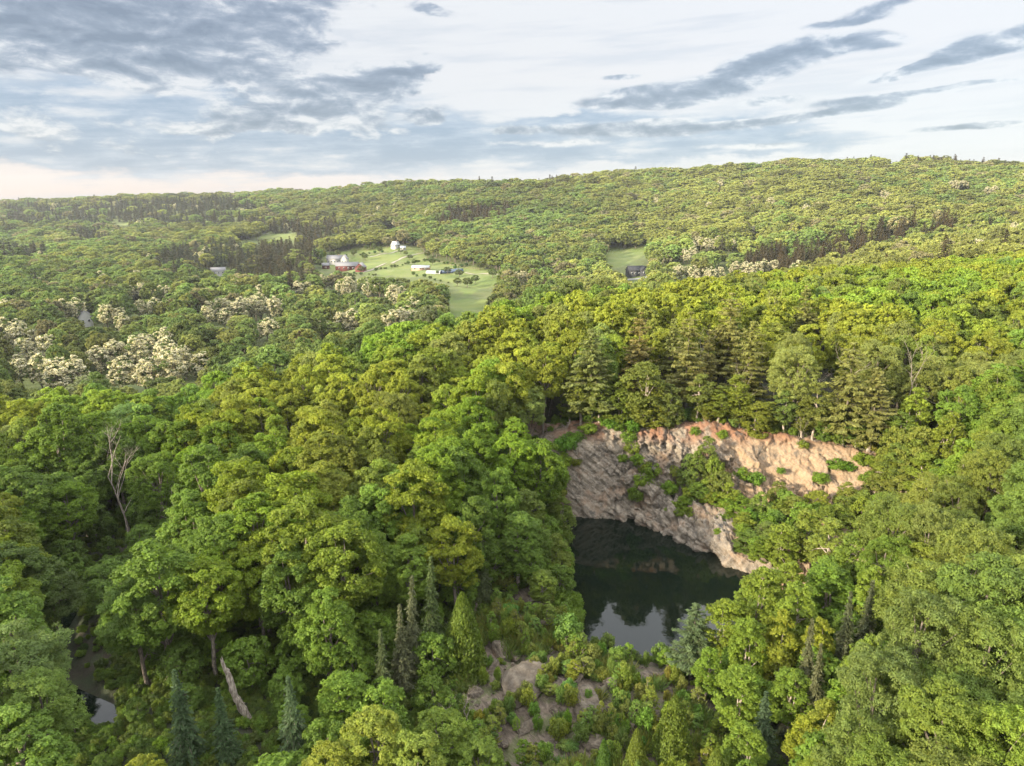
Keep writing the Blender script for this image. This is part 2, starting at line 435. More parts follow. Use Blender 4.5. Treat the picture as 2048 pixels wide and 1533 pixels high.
class Bag:
    """quads and their tints, collected before they become one mesh"""
    def __init__(self):
        self.V, self.F, self.T, self.M, self.n = [], [], [], [], 0
    def add(self, V, F, tint=(1, 0, 0, 1), m=0):
        V = np.asarray(V, float); F = np.asarray(F, int)
        t = np.asarray(tint, float)
        if t.ndim == 1: t = np.tile(t, (len(V), 1))
        self.V.append(V); self.F.append(F + self.n); self.T.append(t); self.M.append(np.full(len(F), m)); self.n += len(V)
        return self
    def mesh(self, name, mats, smooth=False):
        return mesh_np(name, np.concatenate(self.V), np.concatenate(self.F), mats, np.concatenate(self.M), np.concatenate(self.T), smooth)
    def kites(self, P, N, S, wid=0.6, tint=None, T=None, m=0):
        n = len(P)
        N = unit(N)
        if T is None: T = rng.normal(size=(n, 3))
        B = unit(np.cross(N, T)); T = unit(np.cross(B, N))
        S = np.broadcast_to(np.asarray(S, float), (n,))[:, None]
        V = np.stack([P + T * S, P + B * S * wid + T * S * 0.1, P - T * S, P - B * S * wid + T * S * 0.1], 1).reshape(-1, 3)
        F = np.arange(4 * n).reshape(n, 4)
        t = np.repeat(tint, 4, 0) if tint is not None else (1, 0, 0, 1)
        return self.add(V, F, t, m)
    def tube(self, P, R, sides=6, m=0, tint=(1, 0, 0, 1)):
        P = np.asarray(P, float); R = np.asarray(R, float)
        k = len(P)
        D = unit(np.gradient(P, axis=0))
        ref = np.where(np.abs(D[:, 2:3]) > 0.9, [[1.0, 0, 0]], [[0, 0, 1.0]])
        A = unit(np.cross(D, ref)); B = np.cross(D, A)
        an = np.linspace(0, 2 * np.pi, sides, endpoint=False)
        V = P[:, None] + (A[:, None] * np.cos(an)[None, :, None] + B[:, None] * np.sin(an)[None, :, None]) * R[:, None, None]
        i, j = np.meshgrid(np.arange(k - 1), np.arange(sides), indexing='ij')
        F = np.stack([i * sides + j, i * sides + (j + 1) % sides, (i + 1) * sides + (j + 1) % sides, (i + 1) * sides + j], -1).reshape(-1, 4)
        return self.add(V.reshape(-1, 3), F, tint, m)
    def box(self, c, s, rz=0.0, m=0, tint=(1, 0, 0, 1)):
        q = np.array([[-1, -1, -1], [1, -1, -1], [1, 1, -1], [-1, 1, -1], [-1, -1, 1], [1, -1, 1], [1, 1, 1], [-1, 1, 1]], float) * np.asarray(s) / 2
        co, si = math.cos(rz), math.sin(rz)
        q = np.stack([q[:, 0] * co - q[:, 1] * si, q[:, 0] * si + q[:, 1] * co, q[:, 2]], 1) + np.asarray(c)
        return self.add(q, [[0, 3, 2, 1], [4, 5, 6, 7], [0, 1, 5, 4], [1, 2, 6, 5], [2, 3, 7, 6], [3, 0, 4, 7]], tint, m)

# ------------------------------------------------------------------ materials
def material(name):
    m = bpy.data.materials.new(name)
    m.use_nodes = True
    t = NT(m.node_tree)
    t.n.clear()
    o = t.new('ShaderNodeOutputMaterial')
    return m, t, o
def leaf_material(name, source, trans=0.44):
    m, t, o = material(name)
    if source == 'object':
        col = t.new('ShaderNodeObjectInfo').outputs['Color']
    else:
        a = t.new('ShaderNodeAttribute', attribute_type='INSTANCER', attribute_name='tcol')
        col = a.outputs['Color']
    ti = t.new('ShaderNodeAttribute', attribute_name='tint')
    r, g, b = t.sep(ti.outputs['Vector'])
    # r: light and dark leaves, g: blossom share, b: yellower young leaves
    c = t.vm('SCALE', col, r)
    c = t.mix(t.m('MULTIPLY', b, 0.7), c, t.vm('MULTIPLY', c, (1.35, 1.15, 0.7)))
    c = t.mix(g, c, t.vm('SCALE', (0.64, 0.585, 0.455), r))
    p = t.new('ShaderNodeBsdfPrincipled')
    t.put(p.inputs['Base Color'], c)
    p.inputs['Roughness'].default_value = 0.62
    p.inputs['Specular IOR Level'].default_value = 0.22
    tr = t.new('ShaderNodeBsdfTranslucent')
    t.put(tr.inputs['Color'], t.vm('MULTIPLY', c, (1.25, 1.3, 0.7)))
    mx = t.new('ShaderNodeMixShader')
    mx.inputs[0].default_value = trans
    t.l.new(p.outputs[0], mx.inputs[1]); t.l.new(tr.outputs[0], mx.inputs[2]); t.l.new(mx.outputs[0], o.inputs[0])
    return m
M = {}
M['leaf'] = leaf_material('foliage', 'object')
M['far_leaf'] = leaf_material('distant_foliage', 'instancer')
def bark_material(name, dark, light, scale=3.0):
    m, t, o = material(name)
    co = t.new('ShaderNodeTexCoord').outputs['Object']
    n = t.noise(t.vm('MULTIPLY', co, (3.0, 3.0, 0.7)), scale, 5.0, 0.6)
    p = t.new('ShaderNodeBsdfPrincipled')
    t.put(p.inputs['Base Color'], t.mix(t.sstep(n, 0.35, 0.65), dark, light))
    p.inputs['Roughness'].default_value = 0.85
    t.l.new(p.outputs[0], o.inputs[0])
    return m
M['bark'] = bark_material('grey_brown_bark', (0.05, 0.04, 0.032), (0.19, 0.16, 0.13))
M['pale_bark'] = bark_material('pale_bark', (0.13, 0.105, 0.08), (0.34, 0.295, 0.245))
M['deadwood'] = bark_material('weathered_deadwood', (0.11, 0.088, 0.07), (0.30, 0.26, 0.22), 2.0)
def plain(name, col, rough=0.7, var=0.15, scale=2.0, spec=0.3):
    m, t, o = material(name)
    co = t.new('ShaderNodeTexCoord').outputs['Object']
    n = t.noise(co, scale, 4.0, 0.55)
    p = t.new('ShaderNodeBsdfPrincipled')
    t.put(p.inputs['Base Color'], t.mix(n, tuple(c * (1 - var) for c in col), tuple(min(1, c * (1 + var)) for c in col)))
    p.inputs['Roughness'].default_value = rough
    p.inputs['Specular IOR Level'].default_value = spec
    t.l.new(p.outputs[0], o.inputs[0])
    return m
M['white'] = plain('white_clapboard', (0.33, 0.33, 0.32))
M['red'] = plain('barn_red', (0.085, 0.017, 0.016))
M['roof_grey'] = plain('grey_shingle', (0.14, 0.14, 0.15))
M['roof_light'] = plain('pale_metal_roof', (0.34, 0.36, 0.38))
M['black'] = plain('black_siding', (0.025, 0.027, 0.032))
M['slate'] = plain('dark_slate', (0.03, 0.032, 0.038), 0.9, 0.15, 2.0, 0.1)
M['pane'] = plain('window_pane', (0.03, 0.035, 0.045), 0.1, 0.1, 2.0, 0.6)
M['pane_bright'] = plain('window_trim', (0.45, 0.45, 0.45))
M['solar'] = plain('solar_cell', (0.025, 0.055, 0.11), 0.25, 0.1, 2.0, 0.6)
M['wood'] = plain('weathered_wood', (0.2, 0.16, 0.12))
M['film'] = plain('greenhouse_film', (0.27, 0.285, 0.285), 0.4)
M['tan'] = plain('tan_boards', (0.32, 0.21, 0.15))
M['asphalt'] = plain('asphalt', (0.16, 0.16, 0.165), 0.9, 0.2, 0.3)
M['track'] = plain('gravel_track', (0.24, 0.215, 0.175), 0.9, 0.2, 0.3)
# ground: forest floor, meadow and rocky dirt by the zone attributes
m, t, o = material('ground_cover')
geo = t.new('ShaderNodeNewGeometry').outputs['Position']
za = t.new('ShaderNodeAttribute', attribute_name='meadow').outputs['Fac']
zr = t.new('ShaderNodeAttribute', attribute_name='rocky').outputs['Fac']
nA = t.noise(geo, 0.35, 6.0, 0.6); nB = t.noise(geo, 2.2, 5.0, 0.65); nC = t.noise(geo, 0.03, 5.0, 0.6)
floor = t.mix(t.sstep(nA, 0.35, 0.65), (0.024, 0.018, 0.012), (0.018, 0.028, 0.009))
floor = t.mix(t.sstep(nB, 0.5, 0.75), floor, (0.032, 0.042, 0.012))
mead = t.mix(t.sstep(nC, 0.35, 0.65), (0.070, 0.105, 0.012), (0.105, 0.128, 0.022))
mead = t.mix(t.m('MULTIPLY', t.sstep(t.noise(t.vm('MULTIPLY', geo, (1.0, 0.25, 1.0)), 0.06, 4.0, 0.6), 0.5, 0.7), 0.5), mead, (0.115, 0.122, 0.04))
gsx, gsy, gsz = t.sep(geo)
rockn = t.noise(t.comb(t.m('MULTIPLY', t.m('ADD', gsx, t.m('MULTIPLY', gsy, .5)), 1.1), t.m('MULTIPLY', gsy, .28), gsz), 1.2, 8.0, 0.68, 0.5)
dirt = t.mix(t.sstep(rockn, 0.34, 0.62), (0.036, 0.027, 0.020), (0.125, 0.097, 0.073))
dirt = t.mix(t.m('MULTIPLY', t.sstep(nB, 0.48, 0.7), .6), dirt, (0.165, 0.14, 0.118))
dirt = t.mix(t.m('MULTIPLY', t.sstep(nA, 0.48, 0.62), .75), dirt, t.mix(nB, (0.035, 0.05, 0.014), (0.075, 0.085, 0.024)))
c = t.mix(t.m('MULTIPLY', za, 1.0), floor, mead)
c = t.mix(zr, c, dirt)
p = t.new('ShaderNodeBsdfPrincipled')
t.put(p.inputs['Base Color'], c)
p.inputs['Roughness'].default_value = 0.95
bp = t.new('ShaderNodeBump')
bp.inputs['Strength'].default_value = 0.6
bp.inputs['Distance'].default_value = 0.3
t.put(bp.inputs['Height'], t.m('ADD', nB, t.m('MULTIPLY', rockn, 1.2)))
t.l.new(bp.outputs[0], p.inputs['Normal'])
t.l.new(p.outputs[0], o.inputs[0])
M['ground'] = m
def rock_material(name, iron_and_sun, dim=1.0):
    m, t, o = material(name)
    geo = t.new('ShaderNodeNewGeometry').outputs['Position'] if iron_and_sun else t.new('ShaderNodeTexCoord').outputs['Object']
    # strata run down to the right
    st = t.vm('MULTIPLY', geo, (0.55, 0.35, 1.0))
    sx, sy, sz = t.sep(geo)
    lay = t.m('ADD', t.m('MULTIPLY', sz, 0.78), t.m('MULTIPLY', sx, 0.62))
    lv = t.comb(t.m('MULTIPLY', t.m('SUBTRACT', t.m('MULTIPLY', sx, .78), t.m('MULTIPLY', sz, 0.62)), 0.16), t.m('MULTIPLY', sy, 0.2), lay)
    n1 = t.noise(lv, 1.5, 9.0, 0.72, 0.5)
    n2 = t.noise(geo, 0.28, 6.0, 0.6)
    n3 = t.noise(geo, 2.5, 6.0, 0.7)
    c = t.mix(t.sstep(n1, 0.32, 0.66), (0.050, 0.039, 0.029), (0.195, 0.160, 0.120))
    c = t.mix(t.m('MULTIPLY', t.sstep(n3, 0.42, 0.7), 0.5), c, (0.31, 0.285, 0.245))
    c = t.mix(t.m('MULTIPLY', t.sstep(n2, 0.5, 0.66), 0.5), c, (0.19, 0.115, 0.068))
    if iron_and_sun:  # iron stain towards the right, with the warm sunlight there painted in
        iron_sun = t.m('MULTIPLY', t.sstep(t.m('ADD', sx, t.m('MULTIPLY', t.m('SUBTRACT', n2, 0.5), 26.0)), 36.0, 50.0), t.sstep(n1, 0.25, 0.55))
        c = t.mix(t.m('MULTIPLY', iron_sun, 0.58), c, t.mix(n3, (0.215, 0.118, 0.05), (0.335, 0.24, 0.145)))
        top = t.m('MULTIPLY', t.sstep(sz, 13.2, 16.2), t.sstep(n2, 0.36, 0.52))
        c = t.mix(t.m('MULTIPLY', top, 0.7), c, (0.17, 0.068, 0.032))
        gs = t.m('MULTIPLY', t.sstep(t.noise(t.vm('MULTIPLY', geo, (1.0, 1.0, 0.35)), 0.33, 5.0, 0.6), 0.56, 0.68), 0.75)
        c = t.mix(gs, c, (0.035, 0.034, 0.032))
    c = t.vm('MULTIPLY', c, (dim, dim * .95, dim * .88)) if dim != 1 else c
    p = t.new('ShaderNodeBsdfPrincipled')
    t.put(p.inputs['Base Color'], c)
    p.inputs['Roughness'].default_value = 0.85
    bp = t.new('ShaderNodeBump')
    bp.inputs['Strength'].default_value = 0.9
    bp.inputs['Distance'].default_value = 0.35
    t.put(bp.inputs['Height'], t.m('ADD', n1, t.m('MULTIPLY', n3, 0.6)))
    t.l.new(bp.outputs[0], p.inputs['Normal'])
    t.l.new(p.outputs[0], o.inputs[0])
    return m
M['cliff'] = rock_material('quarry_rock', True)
M['rock'] = rock_material('grey_ledge_rock', False, 0.6)
m, t, o = material('still_dark_water')
p = t.new('ShaderNodeBsdfPrincipled')
p.inputs['Base Color'].default_value = (0.003, 0.006, 0.004, 1)
p.inputs['Roughness'].default_value = 0.03
p.inputs['IOR'].default_value = 1.33
bp = t.new('ShaderNodeBump')
bp.inputs['Strength'].default_value = 0.10
bp.inputs['Distance'].default_value = 0.05
t.put(bp.inputs['Height'], t.noise(t.new('ShaderNodeNewGeometry').outputs['Position'], 1.2, 3.0, 0.5))
t.l.new(bp.outputs[0], p.inputs['Normal'])
t.l.new(p.outputs[0], o.inputs[0])
M['water'] = m

# ------------------------------------------------------------------ ground sheet
MEADOWS = [
    [(640, 536), (655, 508), (700, 500), (770, 494), (840, 494), (862, 518), (930, 532), (1010, 544), (1000, 566), (935, 590), (900, 566), (860, 556), (800, 552), (720, 548)],
    [(888, 598), (990, 598), (975, 632), (885, 634)],
    [(1208, 500), (1262, 497), (1310, 500), (1262, 524), (1238, 536), (1205, 534)],
    [(1425, 542), (1470, 542), (1470, 566), (1420, 562)],
    [(225, 447), (262, 446), (258, 450), (226, 451)],
    [(520, 466), (596, 468), (596, 476), (522, 478)],
    [(250, 1465), (330, 1440), (470, 1470), (480, 1600), (240, 1600)],
]
yl = np.concatenate([np.arange(-150, 40, 12.0), np.arange(40, 100, 0.5), np.arange(100, 175, 1.0), 175 * 1.012 ** np.arange(0, 272)])
yl = np.append(yl[yl < 4480], 4490.0)
fl = np.concatenate([np.linspace(-1600, -260, 34), np.arange(-240, 2301, 7.0), np.linspace(2320, 3600, 34)])
FF, YY = np.meshgrid(fl, yl)
XX = on_fan(FF, YY)
ZZ = ground(XX.ravel(), YY.ravel()).reshape(XX.shape)
pfx, pfy = project(XX, YY, ZZ)
mead = np.zeros(XX.shape)
jx = (fbm(XX / 25, YY / 25, oct=3, seed=8) - 0.5) * 14; jy = (fbm(XX / 25, YY / 25, oct=3, seed=9) - 0.5) * 5
for q in MEADOWS[:6]:
    mead = np.maximum(mead, in_poly(pfx + jx, pfy + jy, q))
mead = np.where(YY > 260, np.maximum(mead, 0.6), mead)
cl = poly_sd(XX, YY, CLEAR); p2 = poly_sd(XX, YY, POND)
_s = station(FF.ravel()).reshape(*FF.shape, 5, 2)
rocky = np.maximum(sm(-cl, -4, 1), sm(-p2, -3.5, -1) * (FF > 1120))
rocky = np.where((YY > 90) & (YY < 138) & (FF > 1330) & (FF < 1800), np.maximum(rocky, 0.7), rocky)
rocky = np.where((FF > 1090) & (FF < 1830) & (YY > _s[..., 0, 0] - 2) & (YY < _s[..., 4, 0] + 3), 1.0, rocky)
nr, nc = XX.shape
i, j = np.meshgrid(np.arange(nr - 1), np.arange(nc - 1), indexing='ij')
F = np.stack([i * nc + j, i * nc + j + 1, (i + 1) * nc + j + 1, (i + 1) * nc + j], -1).reshape(-1, 4)
g = link('ground', mesh_np('ground', np.stack([XX, YY, ZZ], -1).reshape(-1, 3), F, M['ground'], smooth=True,
                           extra={'meadow': mead.ravel(), 'rocky': rocky.ravel()}))
tag(g, None, None, kind='structure')

# water sheets
def water(name, poly, z, grow=3.5):
    P = np.array(poly); c = P.mean(0)
    P = c + (P - c) * (1 + grow / np.linalg.norm(P - c, axis=1, keepdims=True))
    me = bpy.data.meshes.new(name)
    me.from_pydata([(x, y, z) for x, y in P], [], [list(range(len(P)))])
    me.materials.append(M['water'])
    return tag(link(name, me), None, None, kind='structure')
water('quarry_water', POND, 0.0)
water('stream_water', POND2, POND2_Z)

# ------------------------------------------------------------------ quarry cliff
cf = np.linspace(1045, 1895, 430)
ct = np.linspace(0, 1, 170)
S = station(cf)
S = np.concatenate([S, np.stack([S[:, 4, 0] + 3.0, S[:, 4, 1] + 0.25], -1)[:, None], np.stack([S[:, 4, 0] + 6.0, S[:, 4, 1] - 1.6], -1)[:, None]], 1)
seg = np.linalg.norm(np.diff(S, axis=1), axis=2)
cum = np.concatenate([np.zeros((len(cf), 1)), np.cumsum(seg, 1)], 1); cum /= cum[:, -1:]
CY = np.stack([np.interp(ct, cum[a], S[a, :, 0]) for a in range(len(cf))])
CZ = np.stack([np.interp(ct, cum[a], S[a, :, 1]) for a in range(len(cf))])
CY = _blur(CY, 1, 1, 1); CZ = _blur(CZ, 1, 1, 1)
CX = on_fan(cf[:, None], CY)
N = np.cross(np.stack(np.gradient(np.stack([CX, CY, CZ], -1), axis=0), 0), np.gradient(np.stack([CX, CY, CZ], -1), axis=1))
N = unit(N); N = np.where(N[..., 1:2] > 0, -N, N)
u_ = CX * 0.62 + CZ * 0.78; w_ = CX * 0.78 - CZ * 0.62       # across and along the strata, which dip to the right
def cells(x, y, z, seed):
    ix, iy, iz = np.floor(x), np.floor(y), np.floor(z)
    f1 = np.full(x.shape, 9.0); f2 = np.full(x.shape, 9.0); val = np.zeros(x.shape)
    for a in (-1, 0, 1):
        for b in (-1, 0, 1):
            for c in (-1, 0, 1):
                jx_, jy_, jz_ = ix + a, iy + b, iz + c
                dd = np.sqrt((jx_ + _hash(jx_, jy_, jz_, seed) - x) ** 2 + (jy_ + _hash(jx_, jy_, jz_, seed + 1) - y) ** 2 + (jz_ + _hash(jx_, jy_, jz_, seed + 2) - z) ** 2)
                v_ = _hash(jx_, jy_, jz_, seed + 3)
                near_ = dd < f1
                f2 = np.where(near_, f1, np.minimum(f2, dd)); val = np.where(near_, v_, val); f1 = np.minimum(f1, dd)
    return f2 - f1, val
rough = 0.22 + 0.78 * sm(CX, 16, 27)                         # smooth slab to the left, broken rock to the right
e1, v1 = cells(w_ / 5.0 + fbm(CX / 3, CZ / 3, oct=4, seed=1) * 1.3, CY / 7, u_ / 3.0 + fbm(CX / 2, CZ / 2, oct=4, seed=2) * 1.0, 51)
e2, v2 = cells(w_ / 2.2 + fbm(CX / 1.5, CZ / 1.5, oct=3, seed=4) * .9, CY / 2.6, u_ / 1.1 + fbm(CX, CZ, oct=3, seed=6) * .7, 61)
wx_ = fbm(CX / 3, CZ / 4, oct=3, seed=77) * 1.5
e4, v4 = cells(CX / 0.75 + wx_, CY / 1.2, CZ / 0.95 + wx_, 81)
e3, v3 = cells(CX / 1.5 + wx_, CY / 2.6, CZ / 4.0, 71)             # upright joints
d = ((v1 - 0.5) * 2.2 - 0.35 * (1 - sm(e1, 0, 0.06))) * rough
d += ((v2 - 0.5) * 0.75 - 0.16 * (1 - sm(e2, 0, 0.07))) * rough
d += ((v3 - 0.5) * 1.5 - 0.30 * (1 - sm(e3, 0, 0.05))) * sm(CX, 16, 21) * (1 - .5 * sm(CX, 33, 40))
d += ((v4 - 0.5) * 0.30 - 0.12 * (1 - sm(e4, 0, 0.10))) * (0.25 + 0.75 * rough)
d += (fbm(CX / 11, CY / 6, CZ / 9, oct=3, seed=31) - 0.5) * 2.6
d += (fbm(w_ / 3.2, CY / 3, u_ / 0.45, oct=3, seed=33) - 0.5) * 0.55
d += (fbm(CX / 0.7, CY / 0.7, CZ / 0.7, oct=2, seed=49) - 0.5) * 0.5
d += (np.abs(fbm(CX / 1.8, CY / 2, CZ / 2.6, oct=5, seed=91) - .5) - .12) * 2.4 * rough
edge = sm(cf, 1045, 1100)[:, None] * (1 - sm(cf, 1850, 1895))[:, None] * (1 - sm(ct, 0.86, 0.97))[None, :] * (1 - 0.6 * sm(ct, 0.62, 0.76))[None, :]
d = d * edge - 2.2 * (1 - sm(cf, 1045, 1110)[:, None] * (1 - sm(cf, 1800, 1895))[:, None])
P = np.stack([CX, CY, CZ], -1) + N * d[..., None]
a, b = np.meshgrid(np.arange(len(cf) - 1), np.arange(len(ct) - 1), indexing='ij')
n = len(ct)
F = np.stack([a * n + b, (a + 1) * n + b, (a + 1) * n + b + 1, a * n + b + 1], -1).reshape(-1, 4)
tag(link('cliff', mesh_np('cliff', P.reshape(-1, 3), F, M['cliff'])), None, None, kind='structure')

# ------------------------------------------------------------------ tree makers (each returns crown mesh data and trunk mesh data)
def tints(n, lo=0.8, hi=1.2, bloom=None, young=None):
    t = np.zeros((n, 4)); t[:, 3] = 1
    t[:, 0] = rng.uniform(lo, hi, n)
    if bloom is not None: t[:, 1] = bloom
    if young is not None: t[:, 2] = young
    return t
def sphere_pts(n):
    k = np.arange(n) + 0.5
    ph = np.arccos(1 - 2 * k / n); th = np.pi * (1 + 5 ** 0.5) * k + rng.uniform(0, 6)
    return np.stack([np.cos(th) * np.sin(ph), np.sin(th) * np.sin(ph), np.cos(ph)], 1)
def broad(name, h=18.0, R=5.0, base=0.34, nlobe=30, nclump=16, leaves=14000, leaf=0.24, lobe=0.36, bloom=0.0, open_=0.0, flat=0.5, spread=1.0, far=False, wid=0.62, bark='bark', limbs=9, top=1.0, zmin=-0.66):
    """a broadleaf tree: limbs end in lobes, lobes are made of clumps, clumps of leaves"""
    bag = Bag(); tb = Bag()
    hc = h * (1 - base) / 2; cz = h - hc
    D = sphere_pts(nlobe); D = D[D[:, 2] > zmin]
    D = unit(D + rng.normal(0, 0.16, D.shape))
    rr = rng.uniform(0.58, 0.82, len(D)) * (1 - open_ * rng.random(len(D)) * 0.5)
    L = D * rr[:, None] * np.array([R, R, hc])
    taper = 1 - (1 - top) * np.clip(L[:, 2:3] / hc, 0, 1)
    L[:, :2] *= taper
    L[:, 2] = np.where(L[:, 2] < 0, L[:, 2] * 0.9, L[:, 2])
    L[:, 2] += cz
    LR = lobe * R * rng.uniform(0.72, 1.22, len(L)) * spread
    nl = len(L)
    # clumps sit on the outer side of their lobe
    ci = np.repeat(np.arange(nl), nclump)
    cd = unit(unit(rng.normal(size=(len(ci), 3))) + D[ci] * 0.75 + np.array([0, 0, 0.35]))
    CP_ = L[ci] + cd * (LR[ci] * rng.uniform(0.72, 1.05, len(ci)))[:, None] * np.array([1, 1, 0.8])
    CR = LR[ci] * rng.uniform(0.28, 0.50, len(ci))
    keep = rng.random(len(ci)) > open_ * 0.4
    CP_, CR, cd, ci = CP_[keep], CR[keep], cd[keep], ci[keep]
    k = rng.integers(0, len(CP_), leaves)
    ld = unit(unit(rng.normal(size=(leaves, 3))) + cd[k] * 0.55 + np.array([0, 0, 0.25]))
    P = CP_[k] + ld * (CR[k] * rng.uniform(0.45, 1.12, leaves))[:, None] * np.array([1, 1, 0.72])
    Nn = ld * 0.75 + np.array([0, 0, flat]) + rng.normal(0, 0.42, (leaves, 3))
    ct_ = rng.uniform(0.82, 1.2, len(CP_)); lt = rng.uniform(0.9, 1.1, nl)
    t = tints(leaves, 0.90, 1.10)
    t[:, 0] *= ct_[k] * lt[ci[k]]
    t[:, 2] = np.clip(rng.normal(0.2, 0.2, len(CP_))[k] + rng.normal(0, .12, leaves), 0, 1)
    if bloom > 0:
        lb = rng.random(nl) < bloom
        cb = (lb[ci] & (rng.random(len(CP_)) < 0.93)) | (rng.random(len(CP_)) < 0.06)
        t[:, 1] = np.where(cb[k], (rng.random(leaves) < 0.80) * rng.uniform(0.75, 1.0, leaves), 0)
    bag.kites(P, Nn, leaf * rng.uniform(0.7, 1.25, leaves), wid, t)
    # trunk and limbs
    ht = cz + hc * 0.35
    zz = np.linspace(-1.2, ht, 9)
    wob = np.cumsum(rng.normal(0, 0.12, (9, 2)), 0); wob[0] = 0
    tp = np.stack([wob[:, 0], wob[:, 1], zz], 1)
    r0 = 0.019 * h
    tm = 1 if far else 0
    tgt = bag if far else tb
    tgt.tube(tp, np.linspace(r0, r0 * 0.3, 9), 5 if far else 8, tm)
    for q in rng.choice(nl, min(limbs, nl), replace=False):
        z0 = rng.uniform(base * 0.85, 0.62) * h
        s = np.array([np.interp(z0, zz, tp[:, 0]), np.interp(z0, zz, tp[:, 1]), z0])
        e = L[q] + D[q] * LR[q] * 0.5
        mid = (s + e) / 2 + rng.normal(0, 0.35, 3) + np.array([0, 0, 0.4])
        q_ = np.linspace(0, 1, 6)[:, None]
        pth = s * (1 - q_) ** 2 + 2 * mid * q_ * (1 - q_) + e * q_ ** 2
        tgt.tube(pth, np.linspace(r0 * 0.42, 0.03, 6), 5, tm)
    if far:
        return bag.mesh(name, [M['far_leaf'], M['bark']])
    return bag.mesh(name + '_crown', M['leaf']), tb.mesh(name + '_trunk', M[bark], True)
def conifer(name, h=14.0, R=2.4, levels=34, per=9, base=0.06, leaf=0.20, seg=7, droop=0.35, tip=0.05, power=0.9, far=False, jit=0.12, gap=0.0, lift=0.0, tuft=2, bark='bark', wid=0.42):
    """a needle tree: whorls of boughs, each bough carrying flat sprays of needles"""
    bag = Bag(); tb = Bag()
    tgt = bag if far else tb
    zz = np.linspace(-1, h * 0.985, 10)
    w = np.cumsum(rng.normal(0, 0.03, (10, 2)), 0); w[0] = 0
    tgt.tube(np.stack([w[:, 0], w[:, 1], zz], 1), np.linspace(0.014 * h, 0.02, 10), 6, 1 if far else 0)
    P, Nn, T, S = [], [], [], []
    for lv in range(levels):
        f = lv / (levels - 1)
        z0 = h * (base + (1 - base) * f) + rng.normal(0, 0.1)
        if gap and rng.random() < gap: continue
        r = R * ((1 - f) ** power + tip) * (1.0 if gap == 0 else rng.uniform(0.65, 1.15))
        nb = max(4, int(per * (0.5 + 0.5 * (1 - f))))
        a0 = rng.uniform(0, 6.28)
        for q in range(nb):
            an = a0 + 6.283 * q / nb + rng.normal(0, 0.2)
            rl = r * rng.uniform(1 - 2.2 * jit, 1 + jit)
            dirv = np.array([math.cos(an), math.sin(an), 0])
            side = np.array([-math.sin(an), math.cos(an), 0])
            ns = max(2, int(seg * rl / R + 1))
            s = np.linspace(0.22, 1.0, ns)
            zoff = -droop * rl * s ** 1.4 + lift * rl * s ** 2
            c = dirv * (rl * s)[:, None]
            c[:, 2] += z0 + zoff
            if not far and rl > 1.2:
                tb.tube(np.array([[0, 0, z0], c[-1] * 0.5 + np.array([0, 0, z0]) * 0.5, c[-1]]), [0.03 + 0.006 * rl, 0.03, 0.012], 4, 0)
            for u in range(tuft):
                off = side[None] * (rng.uniform(-0.30, 0.30, ns) * (0.35 + rl * 0.30))[:, None] + rng.normal(0, 0.07, (ns, 3))
                P.append(c + off)
                tt = dirv + side * rng.uniform(-0.9, 0.9) + np.array([0, 0, -0.25 + lift])
                T.append(np.tile(tt, (ns, 1)) + rng.normal(0, 0.25, (ns, 3)))
                Nn.append(np.tile(np.array([0, 0, 1.0]) + dirv * 0.45, (ns, 1)) + rng.normal(0, 0.33, (ns, 3)))
                S.append(np.full(ns, 1.0) * rng.uniform(0.8, 1.3, ns))
    P = np.concatenate(P); Nn = np.concatenate(Nn); T = np.concatenate(T); S = np.concatenate(S)
    t = tints(len(P), 0.7, 1.25); t[:, 2] = np.clip(rng.normal(0.1, 0.15, len(P)), 0, 1)
    bag.kites(P, Nn, leaf * S, wid, t, T)
    if far:
        return bag.mesh(name, [M['far_leaf'], M['bark']])
    return bag.mesh(name + '_crown', M['leaf']), tb.mesh(name + '_trunk', M[bark], True)
def cedar(name, h=9.0, R=2.2, n=11000, leaf=0.17, power=0.75):
    """a dense cone of upright sprays"""
    bag = Bag(); tb = Bag()
    nb = 240
    f = rng.random(nb) ** 1.25 * 0.97
    an = rng.uniform(0, 6.283, nb)
    r = R * np.clip((1 - f) ** power, 0, 1) * np.clip(0.55 + f * 6, 0, 1) * rng.uniform(0.72, 1.0, nb)
    C = np.stack([np.cos(an) * r, np.sin(an) * r, f * h * 0.96 + 0.2], 1)
    k = rng.integers(0, nb, n)
    cr = 0.15 * R + 0.2
    out_ = np.stack([np.cos(an), np.sin(an), np.full(nb, 0.15)], 1)
    o3 = rng.normal(0, 0.55, (n, 3)) * np.array([cr, cr, cr * 1.9])
    P = C[k] + o3
    P[:, 2] = np.clip(P[:, 2], 0.05, h)
    rad = np.hypot(P[:, 0], P[:, 1]); lim = R * np.clip(1 - P[:, 2] / h, 0, 1) ** power * 1.12 + 0.06
    sc = np.minimum(1, lim / np.maximum(rad, 1e-6)); P[:, :2] *= sc[:, None]
    t = tints(n, 0.75, 1.25); t[:, 0] *= rng.uniform(0.8, 1.2, nb)[k]; t[:, 2] = np.clip(rng.normal(.25, .2, nb)[k], 0, 1)
    T = np.tile([0, 0, 1.0], (n, 1)) + out_[k] * 0.3 + rng.normal(0, 0.3, (n, 3))
    bag.kites(P, out_[k] + rng.normal(0, 0.6, (n, 3)), leaf * rng.uniform(0.8, 1.3, n), 0.45, t, T)
    tb.tube([[0, 0, -0.6], [0.03, 0, h * 0.5], [0, 0.02, h * 0.9]], [0.13, 0.08, 0.02], 6)
    return bag.mesh(name + '_crown', M['leaf']), tb.mesh(name + '_trunk', M['bark'], True)
